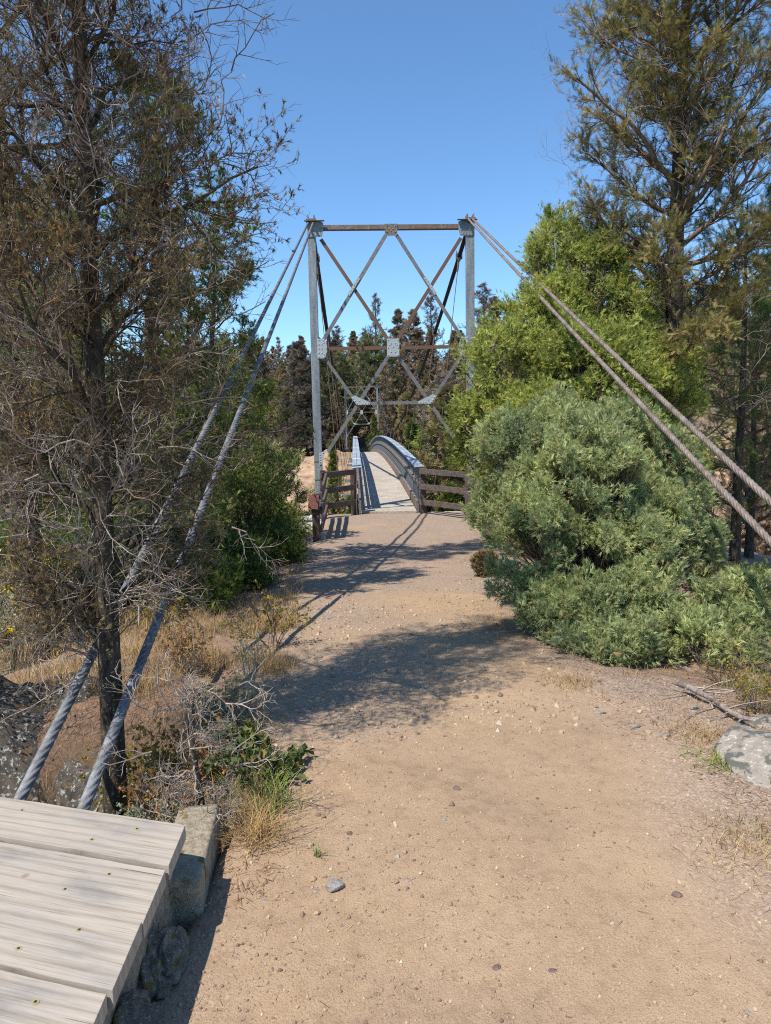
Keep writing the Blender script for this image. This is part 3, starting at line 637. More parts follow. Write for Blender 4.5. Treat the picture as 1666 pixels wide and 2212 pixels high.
def rope(pts, r, lay=0.34, strands=6, step=0.012, sides=54, amp=0.34):
    pts = np.asarray(pts, dtype=float); seg_ = np.linalg.norm(np.diff(pts, axis=0), axis=1); L = np.concatenate([[0], np.cumsum(seg_)])
    s = np.arange(0, L[-1], step); P_ = np.stack([np.interp(s, L, pts[:, k]) for k in range(3)], -1)
    T = nrm(np.gradient(P_, axis=0)); U = nrm(np.cross(T, A(0.02, 0, 1))); Vv = np.cross(T, U)
    th = np.arange(sides) * 2 * math.pi / sides
    ph = strands * (th[None, :] - 2 * math.pi * s[:, None] / lay)
    rr = r * (1 - amp + amp * np.sqrt(np.abs(np.cos(ph / 2))) * 1.2)
    V = P_[:, None, :] + rr[..., None] * (np.cos(th)[None, :, None] * U[:, None, :] + np.sin(th)[None, :, None] * Vv[:, None, :])
    n = len(s); i = np.arange(sides); F = []
    base = np.arange(n - 1)[:, None] * sides
    F = np.stack([base + i, base + (i + 1) % sides, base + sides + (i + 1) % sides, base + sides + i], -1).reshape(-1, 4)
    return V.reshape(-1, 3), [F, np.arange(sides)[None, ::-1], (np.arange(sides) + (n - 1) * sides)[None, :]]
sl_top = A(0.26 - HW, 18.5, 6.36); sr_top = A(0.26 + HW, 18.5, 6.36)
def wire_rope(side, off, bottom, matr, label):
    top = (sl_top if side < 0 else sr_top) + A(off, -0.05, 0.0)
    if off == 0: pass
    bottom = A(*bottom)
    # back stay from the anchor to the saddle
    n = 24; t = np.linspace(0, 1, n)[:, None]; st = bottom + (top - bottom) * t; st[:, 2] -= 0.02 * np.sin(t[:, 0] * math.pi)
    o = empty('wire_rope', tuple(bottom)); tag(o, label, 'wire rope', 'wire ropes of the suspension bridge')
    V, F = rope(st, 0.0245); mk('back_stay', V, F, matr, o, smooth=True)
    y = np.linspace(18.45, 83.5, 60); X = cable_x(side, y) + off * 0.45; ms = np.stack([X, y, cable_z(y) + 0.0], -1)
    V, F = rope(ms, 0.034, step=0.12, sides=10, amp=0.1); mk('main_span', V, F, M['cable_black'], o, smooth=True)
    return o
wire_rope(-1, -0.06, Pt(30, 1752, 2.93), M['cable'], 'grey twisted wire rope passing behind the bare tree trunk, left one of its pair')
wire_rope(-1, 0.06, Pt(172, 1768, 2.86), M['cable'], 'grey twisted wire rope in front of the bare tree trunk, right one of its pair')
ra, rb = Pt(1666, 1085, 5.0), Pt(1666, 1168, 4.9)
def extend(top, p, k): return p + (p - top) * k
wire_rope(1, 0.05, extend(sr_top, ra, 0.17), M['cable_brown'], 'brownish wire rope above the junipers, upper one of the right hand pair')
wire_rope(1, -0.05, extend(sr_top, rb, 0.13), M['cable_brown'], 'brownish wire rope touching the grey green juniper, lower one of the right hand pair')

# ------------------------------------------------------------------ concrete
def rough_block(name, c, half, m, sub_=10, amp=0.012, rz=0.0, seed=1, parent=None, bev=0.03):
    """box with rounded, slightly uneven faces"""
    hx, hy, hz = half; V = []; F = []; n = sub_
    rng = np.random.default_rng(seed)
    idx = {}; 
    def vid(p):
        k = (round(p[0], 5), round(p[1], 5), round(p[2], 5))
        if k not in idx: idx[k] = len(V); V.append(p)
        return idx[k]
    L = np.linspace(-1, 1, n + 1)
    for axi in range(3):
        for s in (-1, 1):
            for i in range(n):
                for j in range(n):
                    q = []
                    for (di, dj) in ((0, 0), (1, 0), (1, 1), (0, 1)):
                        p = [0, 0, 0]; p[axi] = s; p[(axi + 1) % 3] = L[i + di]; p[(axi + 2) % 3] = L[j + dj]; q.append(vid(tuple(p)))
                    F.append(q if s > 0 else q[::-1])
    V = np.array(V) * A(hx, hy, hz)
    inner = np.clip(V, -A(hx, hy, hz) + bev, A(hx, hy, hz) - bev); d = V - inner; dn = np.linalg.norm(d, axis=1, keepdims=True)
    V = inner + np.where(dn > 1e-6, d / np.maximum(dn, 1e-6) * bev, 0)
    nz = fbm(V[:, 0] * 4 + V[:, 2] * 3.1 + seed, V[:, 1] * 4 - V[:, 2] * 2.7, seed, 4)
    V = V + nrm(V / A(hx, hy, hz)) * (nz * amp)[:, None]
    ca, sa = math.cos(rz), math.sin(rz); V = V @ np.array([[ca, sa, 0], [-sa, ca, 0], [0, 0, 1]]) + A(*c)
    return mk(name, V, np.array(F), m, parent, smooth=True)
o = rough_block('concrete_footing', (-1.62, 17.75, -1.24), (0.62, 1.15, 0.47), M['concrete'], seed=3, rz=RZ, bev=0.02); tag(o, 'pale concrete footing under the left leg of the near tower', 'footing')
o = rough_block('concrete_footing', (2.30, 17.75, -1.26), (0.30, 1.1, 0.47), M['concrete_tan'], seed=4, rz=RZ, bev=0.05); tag(o, 'tan concrete footing beside the right fence at the tower', 'footing')
o = rough_block('bridge_abutment', (0.35, 19.0, -2.02), (2.3, 0.14, 1.25), M['concrete'], seed=5, rz=RZ, amp=0.004, sub_=14, bev=0.01); tag(o, 'pale concrete abutment wall where the path meets the bridge deck', 'abutment')
o = rough_block('bridge_abutment', (-2.3, 79.4, -3.2), (2.6, 0.6, 1.2), M['concrete'], seed=6, rz=RZ); tag(o, 'distant concrete abutment under the far end of the footbridge', 'abutment')

# ------------------------------------------------------------------ fences
def fence(label, name, posts, rails, endpale=None, thick=0.05, h=0.135, extra=None):
    f = empty(name, posts[0][0]); tag(f, label, 'fence')
    out = []
    for (p, top, w, mm) in posts:
        mb = MB().box((p[0], p[1], (p[2] + top) / 2 - 0.15), (w / 2, w / 2, (top - p[2]) / 2 + 0.15)); out.append(mb.build('post', mm, f, bevel=0.008))
    for (a, b) in rails:
        MB().bar(a, b, thick, h).build('rail', M['fence'], f, bevel=0.006)
    return f, out
zt = lambda y_: Pt(776, y_, 18.7)[2]
C1, C2, C3 = (-0.80, 18.62), (-1.50, 17.9), (-1.32, 13.95)
zr1 = [Pt(776, y_, 18.62)[2] for y_ in (1019, 1052, 1084)]
lz = [zr1[0], zr1[1], zr1[2]]
lp = [((C1[0], C1[1], -0.75), zr1[0] + 0.06, 0.14, M['fence_post']), ((C2[0], C2[1], -0.95), zr1[0] + 0.1, 0.13, M['fence_post']), ((C3[0], C3[1], -0.95), 0.26, 0.135, M['fence_post'])]
rails = []
for z in lz: rails.append(((C2[0] - 0.04, C2[1] - 0.1, z - 0.02), (C1[0] + 0.06, C1[1] - 0.1, z + 0.01)))
for z, z2 in zip(lz, (0.22, -0.06, -0.40)):
    rails.append(((C2[0] + 0.09, C2[1] - 0.12, z - 0.03), (C3[0] + 0.10, C3[1] - 0.02, z2)))
fence('dark weathered three rail timber fence turning the corner left of the bridge entrance', 'wooden_fence', lp, rails)
zr = [Pt(912, y_, 18.6)[2] for y_ in (1017, 1050, 1083)]
R1, R2, R3 = (0.96, 18.6), (1.86, 17.2), (1.95, 13.6)
rp = [((R1[0], R1[1], -0.78), zr[0] + 0.07, 0.15, M['fence']), ((R2[0] + 0.08, R2[1] + 0.06, -0.8), zr[0] + 0.08, 0.13, M['fence']), ((R3[0], R3[1], -0.8), 0.3, 0.13, M['fence'])]
rails = [((R1[0] - 0.09, R1[1] - 0.105, z), (R2[0] + 0.1, R2[1] - 0.06, z - 0.02)) for z in zr]
rails += [((R2[0] - 0.02, R2[1] - 0.14, z - 0.07), (R3[0] - 0.02, R3[1], z - 0.05)) for z in zr]
# posts of fence use timber with vertical grain
fence('weathered three rail timber fence right of the bridge entrance, half hidden by the junipers', 'wooden_fence', rp, rails)
sg = empty('trail_sign', (C3[0], C3[1] - 0.09, 0.1)); tag(sg, 'small faded red brown rectangular board fixed to the near fence post', 'sign')
MB().box((C3[0] - 0.03, C3[1] - 0.095, 0.115), (0.095, 0.012, 0.135), [nrm(A(1, 0, -0.1)), A(0, 1, 0), nrm(A(0.1, 0, 1))]).build('board', M['sign'], sg, bevel=0.004)
MB().bar((C3[0] - 0.12, C3[1] - 0.11, -0.045), (C3[0] + 0.09, C3[1] - 0.11, -0.02), 0.012, 0.012).build('wire_tie', M['black_band'], sg)

# ------------------------------------------------------------------ plank platform
ZP = 0.27
pf = empty('plank_platform', (-1.1, 1.6, ZP)); tag(pf, 'low platform of weathered grey planks fixed with brass screws in the bottom left corner', 'platform')
dirp = nrm(A(-1.42 + 0.69, 2.56 - 2.345, 0)); acr = A(-dirp[1], dirp[0], 0)   # along plank (to the left), across (away)
acr = acr if acr[1] > 0 else -acr
corner = A(-0.690, 2.335, ZP); rng = np.random.default_rng(5)
wpl = 0.232
widths = [0.222, 0.232, 0.238, 0.236, 0.24, 0.24, 0.24]; off = 0.0
step = [0.0, 0.0, 0.008, 0.004, -0.012, 0.006, 0.0]
zoff = [0.0, -0.014, -0.006, -0.012, -0.004, -0.01, 0.0]
for k in range(7):
    w = widths[k] - 0.008
    # right end of this plank follows the platform's edge line (runs along -Y from the corner)
    e0 = corner - acr * off; tpar = off * acr[0] / 1.0
    # shift along plank so that x of the end stays near the edge line
    sh = (e0[0] - (corner[0] + step[k])) / -dirp[0] if k else 0.0
    e0 = e0 + dirp * sh
    # plank end cut square-ish to the edge line (parallel with Y)
    n = 40; Ls = 2.6; th = 0.05
    e1 = e0 - acr * w; e1 = e1 + dirp * ((e1[0] - (e0[0] + 0.01)) / -dirp[0]) * 1.0
    V = []; xs_ = np.linspace(0, 1, n)
    top = []
    for q in xs_:
        wob = 0.0012 * math.sin(q * 37 + k * 3) + 0.001 * math.sin(q * 91 + k)
        a_ = e0 + dirp * Ls * q + acr * wob; b_ = e1 + dirp * Ls * q - acr * wob * 1.4
        zz_ = ZP + zoff[k] + 0.002 * math.sin(q * 5 + k)
        V += [(a_[0], a_[1], zz_), (b_[0], b_[1], zz_), (b_[0], b_[1], zz_ - th), (a_[0], a_[1], zz_ - th)]
    F = []
    for i in range(n - 1):
        for j in range(4): F.append([i * 4 + j, (i + 1) * 4 + j, (i + 1) * 4 + (j + 1) % 4, i * 4 + (j + 1) % 4])
    F += [[0, 1, 2, 3], [(n - 1) * 4 + j for j in (3, 2, 1, 0)]]
    # local frame so the grain follows the plank
    ey = A(-dirp[1], dirp[0], 0); Bm = np.stack([dirp, ey, A(0, 0, 1)], 1)
    o = mk('plank', (np.array(V) - e0) @ Bm, np.array(F), M['plank'], pf, local=True, bevel=0.002)
    o.location = tuple(e0 - A(-1.1, 1.6, ZP)); o.rotation_euler = (0, 0, math.atan2(dirp[1], dirp[0]))
    for (al, acx) in ((0.16, 0.3), (0.235, 0.72), (0.62, 0.25), (0.69, 0.7), (1.1, 0.4), (1.16, 0.75)):
        if rng.random() < 0.15: continue
        p = e0 + dirp * (al + rng.normal() * 0.012) - acr * w * (acx + rng.normal() * 0.04); p = A(p[0], p[1], ZP + zoff[k] + 0.002)
        mb = MB().cyl(p - A(0, 0, 0.006), p, 0.0100, 0.0090, n=14)
        mb.V = [(v - e0) @ Bm for v in mb.V]
        mb.build('screw', M['brass'], o, local=True)
        m2 = MB().cyl(p, p + A(0, 0, 0.0008), 0.0042, n=6); m2.V = [(v - e0) @ Bm for v in m2.V]; m2.build('screw_recess', M['black_band'], o, local=True)
    off += widths[k]
# joists under the planks
for q in (0.12, 0.9):
    a_ = corner + dirp * q - acr * 0.05; b_ = a_ - acr * 1.6; mb = MB().bar((a_[0] - 0.04, a_[1], ZP - 0.125), (b_[0] - 0.04, b_[1], ZP - 0.125), 0.06, 0.12); mb.build('joist', M['fence'], pf)
fd = rough_block('concrete_wall', (-0.81, 1.05, -0.10), (0.075, 1.25, 0.31), M['concrete_old'], sub_=26, amp=0.05, seed=8, bev=0.02); tag(fd, 'rough mossy concrete wall carrying the right edge of the plank platform', 'wall')
cb = rough_block('concrete_block', (-0.735, 2.53, -0.085), (0.078, 0.25, 0.19), M['concrete_old'], sub_=16, amp=0.012, seed=9, rz=0.10, bev=0.015); tag(cb, 'lichened concrete block jutting out past the corner of the plank platform', 'concrete block')

# ------------------------------------------------------------------ rocks
def rock(name, c, half, m, label, cat='rock', seed=0, sub_=4, amp=0.35, group=None, flat=0.0, freq=1.6, kind=None, cuts=9):
    import bmesh
    bm = bmesh.new(); bmesh.ops.create_icosphere(bm, subdivisions=sub_, radius=1.0); V = np.array([v.co[:] for v in bm.verts]); F = np.array([[v.index for v in f.verts] for f in bm.faces]); bm.free()
    rng = np.random.default_rng(seed); off_ = rng.random(3) * 50
    # planar cuts make it angular
    for k in range(cuts):
        d = nrm(rng.normal(size=3)); h = 0.55 + (0.3 if cuts < 10 else 0.4) * rng.random(); t = V @ d; V = V - d * np.maximum(t - h, 0)[:, None] * 0.85
    q = V * freq + off_
    nz = fbm(q[:, 0] + q[:, 2] * 0.7, q[:, 1] - q[:, 2] * 0.8, seed, 5) * amp
    V = V * (1 + nz)[:, None]
    V = V * A(*half); V[:, 2] = np.maximum(V[:, 2], -half[2] * 0.9)
    ang = rng.random() * 0.6 - 0.3; ca, sa = math.cos(ang), math.sin(ang); V = V @ np.array([[ca, sa, 0], [-sa, ca, 0], [0, 0, 1]])
    o = mk(name, V, F, m, None, smooth=sub_ > 3); o.location = c; tag(o, label, cat, group, kind); return o
rock('rock_outcrop', (-2.55, 4.75, -0.95), (1.05, 0.85, 1.25), M['rock_shaded'], 'large shade-darkened lichened rock outcrop with dry grass on top, left of the bare tree trunk', 'rock outcrop', 3, 6, 0.2, freq=4.2, cuts=34)
rock('rock_outcrop', (-1.8, 4.35, -1.1), (0.45, 0.34, 0.95), M['rock_shaded'], 'narrow shade-darkened rock face between the left wire rope and the bare trunk', 'rock outcrop', 16, 6, 0.2, freq=4.2, cuts=30)
rock('rock_outcrop', (-1.22, 4.42, -1.05), (0.6, 0.38, 0.88), M['rock_shaded'], 'small shade-darkened rock face right behind the bare trunk, half hidden by dry shrubs', 'rock outcrop', 15, 6, 0.2, freq=4.2, cuts=30)
rock('rock_outcrop', (-1.35, 5.05, -1.05), (0.75, 0.55, 1.05), M['rock_shaded'], 'dark shaded rock face behind the foot of the bare tree trunk', 'rock outcrop', 14, 6, 0.2, freq=4.2, cuts=30)
p = Pt(1660, 1650, 3.2); rock('boulder', (1.80, 3.27, tz(1.80, 3.27) + 0.0), (0.27, 0.27, 0.12), M['rock_pale'], 'flat pale lichened boulder at the right edge of the path', 'boulder', 21, 5, 0.4)
rock('boulder', (2.18, 3.85, tz(2.18, 3.85) - 0.03), (0.36, 0.22, 0.10), M['rock_pale'], 'long white spotted rock ledge below the fallen log', 'boulder', 22, 5, 0.3)
for i, (x_, y_, a_, lb_) in enumerate([(-0.69, 1.50, 0.16, 'broken concrete lump at the foot of the mossy wall, nearest the camera'), (-0.70, 1.78, 0.12, 'broken concrete lump at the foot of the mossy wall, middle one'), (-0.70, 2.04, 0.13, 'broken concrete lump at the foot of the mossy wall, nearest the concrete block')]):
    rock('concrete_rubble', (x_, y_, 0.0), (0.075, a_, 0.085), M['rubble'], lb_, 'rubble', 220 + i, 5, 0.6, freq=2.5)
def onpath_px(x, y):
    """ground point seen at a place of the path"""
    r = (x - 833) / FPX * CR - (y - 1106) / FPX * CU + _F; t = np.linspace(1.5, 20, 3000)[:, None]; q = CAM + r / r[1] * t
    k = np.argmax(q[:, 2] < terrain(q[:, 0], q[:, 1])); return q[k]
for i, (x, y, w, m, lb) in enumerate([
    (722, 1918, 24, 'stone_grey', 'largest grey angular stone on the left half of the path'),
    (878, 1903, 13, 'stone', 'flat pinkish stone lying right of the largest grey stone'),
    (680, 1925, 14, 'stone', 'reddish flat stone touching the left side of the largest grey stone'),
    (957, 1773, 8, 'stone_grey', 'small upright grey pebble in the middle of the path'),
    (988, 1705, 9, 'stone_dark', 'small dark purple brown stone in the middle of the path'),
    (1072, 2092, 15, 'stone_dark', 'dark flat angular stone near the bottom middle of the path'),
    (1194, 2098, 12, 'stone_dark', 'flat brown chip right of the dark angular stone at the bottom'),
    (1462, 1936, 13, 'stone_dark', 'brown chipped stone on the right half of the path'),
    (1500, 1531, 13, 'rock_pale', 'pale stone with a dark broken face at the right verge'),
    (1380, 1615, 8, 'stone', 'pale cream stone near the right verge'),
    (605, 2133, 8, 'stone', 'round orange tinted pebble near the platform shadow'),
    (570, 1947, 12, 'stone', 'flat pink stone at the edge of the platform shadow'),
    (1334, 2133, 7, 'stone', 'small rounded cream pebble at the lower right of the path'),
    (1612, 2190, 10, 'stone_grey', 'rounded grey stone in the bottom right corner'),
    (1440, 1590, 14, 'rock_pale', 'thin white flake lying flat near the right verge'),
    (1300, 1540, 12, 'rock_pale', 'thin white flake lying flat below the juniper'),
    (1375, 1570, 16, 'rock_pale', 'widest white flake of the right verge')]):
    q = onpath_px(x, y); s_ = w / FPX * q[1] * 1.12
    fl_ = 0.28 if 'fl' in lb else 0.6
    rock('stone', (q[0], q[1], q[2] + s_ * fl_ * 0.3), (s_, s_ * 0.75, s_ * fl_), M[m], lb, 'stone', 40 + i, 2, 0.3)

# loose gravel and chips: nobody could count them
def scatter_px(rng, n, x0, x1, y0, y1):
    X = x0 + rng.random(n) * (x1 - x0); Y = y0 + rng.random(n) * (y1 - y0); return X, Y
def pebble_proto(rng):
    V = np.array([[1,0,0],[-1,0,0],[0,1,0],[0,-1,0],[0,0,1],[0,0,-1]], dtype=float) * (0.7 + 0.5 * rng.random((6, 1))); V += 0.25 * (rng.random((6, 3)) - 0.5)
    F = [[0,2,4],[2,1,4],[1,3,4],[3,0,4],[2,0,5],[1,2,5],[3,1,5],[0,3,5]]; T = []
    for f in F:
        a, b, c = V[f]; m = [(a + b) / 2, (b + c) / 2, (c + a) / 2]; m = [q * (0.8 / np.linalg.norm(q)) if np.linalg.norm(q) < 0.8 else q for q in m]
        T += [[a, m[0], m[2]], [m[0], b, m[1]], [m[2], m[1], c], m]
    return np.array(T)
def stones(name, n, xr, yr, smin, smax, keep, m, seed, bias=1.0):
    rng = np.random.default_rng(seed); Y = yr[0] * (yr[1] / yr[0]) ** (rng.random(n) ** bias); X = xr[0] + rng.random(n) * (xr[1] - xr[0])
    k = keep(X, Y, rng); X, Y = X[k], Y[k]; s = smin * (smax / smin) ** (rng.random(len(X)) ** 2.2); Z = terrain(X, Y) + s * 0.12
    V, F, v = place(rng, [pebble_proto(rng) for _ in range(6)], np.stack([X, Y, Z], -1), np.stack([np.cos(X * 99), np.sin(X * 99), 0 * X], -1), s, up=(0, 0, 1))
    o = mk(name, V, F, m, attrs={'v': v}); return o
M['pebble'] = leaf_mat('loose_pebbles', [(0, (0.2, 0.14, 0.11)), (0.4, (0.34, 0.25, 0.18)), (0.9, (0.41, 0.31, 0.215)), (1, (0.5, 0.43, 0.35))], trans=0.0)
inpath = lambda X, Y, r: (X > XL(Y) - 0.15) & (X < XR(Y) + 0.5) & (r.random(len(X)) < 0.3 + 0.7 * np.clip(np.abs(X - 0.6) / 1.2 + (Y > 4) * 0.4, 0, 1))
o = stones('path_gravel', 60000, (-0.9, 3.0), (1.5, 13.0), 0.0016, 0.0085, inpath, M['pebble'], 3); tag(o, 'loose gravel and small chips scattered over the dirt path', 'gravel', kind='stuff')

o = stones('path_gravel', 520, (-0.55, 0.7), (2.2, 4.6), 0.004, 0.015, lambda X, Y, r: (X > XL(Y) + 0.02) & (r.random(len(X)) < np.clip(1.0 - (X + 0.5) / 1.2, 0.05, 1)), M['pebble'], 9); tag(o, 'broken stone chips in the left half of the path', 'gravel', kind='stuff')
o = stones('path_gravel', 2600, (-0.8, 1.6), (3.6, 11), 0.006, 0.022, lambda X, Y, r: (X > XL(Y)) & (X < XR(Y) + 0.2) & (fbm(X * 1.3, Y * 0.9, 55, 3) > -0.12), M['pebble'], 19); tag(o, 'stone chips strewn over the middle of the path in front of the bridge', 'gravel', kind='stuff')
# ------------------------------------------------------------------ grass, litter
def blades(name, X, Y, h, m, rng, lean=0.6, w=0.004, K=3, flatn=0.0, z=None, parent=None):
    n = len(X); Z = terrain(X, Y) if z is None else z; az = rng.random(n) * 6.283; d = np.stack([np.cos(az), np.sin(az), 0 * az], -1); c = np.stack([-np.sin(az), np.cos(az), 0 * az], -1)
    H = h * (0.5 + rng.random(n)); ln = lean * (0.3 + rng.random(n)); base = np.stack([X, Y, Z - 0.005], -1); V = []
    for k, t in enumerate(np.linspace(0, 1, K)):
        p = base + A(0, 0, 1) * (H * (t - 0.35 * ln * t * t) * (1 - flatn))[:, None] + d * (H * ln * t ** 1.7)[:, None]
        ww = w * (1 - 0.85 * t) * (0.7 + 0.6 * rng.random(n)); V += [p - c * ww[:, None] / 2, p + c * ww[:, None] / 2]
    V = np.stack(V, 1).reshape(-1, 3); b = np.arange(n)[:, None] * 2 * K; F = np.concatenate([b + A(0, 1, 3, 2).astype(int) + 2 * k for k in range(K - 1)])
    return mk(name, V, F, m, parent, attrs={'v': np.repeat(rng.random(n), 2 * K)})
def tufts(rng, n, per, xr, yr, keep, spread=0.04):
    Y = yr[0] * (yr[1] / yr[0]) ** rng.random(n); X = xr[0] + rng.random(n) * (xr[1] - xr[0]); k = keep(X, Y); X, Y = X[k], Y[k]
    X = np.repeat(X, per) + rng.normal(size=len(X) * per) * spread; Y = np.repeat(Y, per) + rng.normal(size=len(Y) * per) * spread; return X, Y
def nz_ok(X, Y, th, sc=1.5, s=77): return fbm(X * sc, Y * sc, s, 3) > th
rng = np.random.default_rng(11)
lk = lambda X, Y: (X < XL(Y) - 0.02 + 0.12 * vnoise(X * 3, Y * 3, 4)) & ~((Y < 4.0) & (Y > 1.5) & (X < -1.35) & (X > -3)) & nz_ok(X, Y, -0.2) & (Y > 2.75)
X, Y = tufts(rng, 5200, 9, (-5.5, -0.4), (2.75, 12), lk)
o = blades('dry_grass', X, Y, 0.13, M['straw'], rng, 0.8); tag(o, 'dry straw coloured grass on the slope left of the path', 'grass', kind='stuff')
X, Y = tufts(rng, 1500, 12, (-1.7, -0.5), (2.85, 7), lk, 0.03); o = blades('dry_grass', X, Y, 0.09, M['straw'], rng, 1.0, 0.003); tag(o, 'short tan grass and stalks fringing the left edge of the path', 'grass', kind='stuff')
rk = lambda X, Y: (X > XR(Y) - 0.12 + 0.3 * vnoise(X * 3, Y * 3, 8)) & nz_ok(X, Y, -0.05, 2.2)
X, Y = tufts(rng, 2200, 9, (1.0, 6.5), (2.2, 14), rk); o = blades('dry_grass', X, Y, 0.07, M['straw'], rng, 1.1, 0.003); tag(o, 'low dry grass along the right verge under the junipers', 'grass', kind='stuff')
# flat needle litter, tiny straws lying on the soil
def litter_obj(name, n, xr, yr, keep, m, L, w, seed):
    rng = np.random.default_rng(seed); Y = yr[0] * (yr[1] / yr[0]) ** rng.random(n); X = xr[0] + rng.random(n) * (xr[1] - xr[0]); k = keep(X, Y); X, Y = X[k], Y[k]; n = len(X)
    az = rng.random(n) * 6.283; d = np.stack([np.cos(az), np.sin(az)], -1); l = L * (0.4 + rng.random(n)); V = []
    c = np.stack([-d[:, 1], d[:, 0]], -1)
    Xa, Ya, Xb, Yb = X, Y, X + d[:, 0] * l, Y + d[:, 1] * l; Za, Zb = terrain(Xa, Ya) + 0.004, terrain(Xb, Yb) + 0.004 + 0.3 * l * rng.random(n)
    Va = np.stack([Xa - c[:, 0] * w, Ya - c[:, 1] * w, Za], -1); Vb = np.stack([Xa + c[:, 0] * w, Ya + c[:, 1] * w, Za], -1); Vc = np.stack([Xb, Yb, Zb], -1)
    V = np.stack([Va, Vb, Vc], 1).reshape(-1, 3); return mk(name, V, np.arange(len(V)).reshape(-1, 3), m, attrs={'v': np.repeat(rng.random(n), 3)})
o = litter_obj('needle_litter', 30000, (-4.5, -0.3), (2.3, 12), lambda X, Y: (X < XL(Y) + 0.22 * np.abs(vnoise(X * 5, Y * 5, 2)) + 0.05), M['litter'], 0.05, 0.0016, 5); tag(o, 'reddish needles and twigs littering the ground left of the path', 'litter', kind='stuff')
o = litter_obj('needle_litter', 34000, (0.6, 6), (1.9, 12), lambda X, Y: (X > XR(Y) - 0.3 - 0.5 * np.abs(vnoise(X * 4, Y * 4, 3))), M['litter'], 0.05, 0.0016, 6); tag(o, 'brown needles and straws littering the right side of the path', 'litter', kind='stuff')
o = litter_obj('needle_litter', 500, (-0.6, 2), (1.7, 9), lambda X, Y: (X > XL(Y)) & (X < XR(Y)), M['litter'], 0.045, 0.0011, 8); tag(o, 'few thin straws lying on the bare dirt of the path', 'litter', kind='stuff')

# ------------------------------------------------------------------ trees
JUNP = [sprig_jun(np.random.default_rng(k)) for k in range(5)]
FIRP = [sprig_fir(np.random.default_rng(k)) for k in range(5)]
FARP = [sprig_far(np.random.default_rng(k)) for k in range(5)]
def on_branches(rng, Pp, n, t0=0.2, t1=1.0, spread=0.6, up=0.4):
    """sprig positions along polylines"""
    Nn = len(Pp); idx = np.repeat(np.arange(Nn), n); t = t0 + (t1 - t0) * rng.random(len(idx)); p, tan, _ = along(Pp, idx, t)
    d = nrm(tan + spread * rng.normal(size=p.shape) + A(0, 0, up)); return p, d

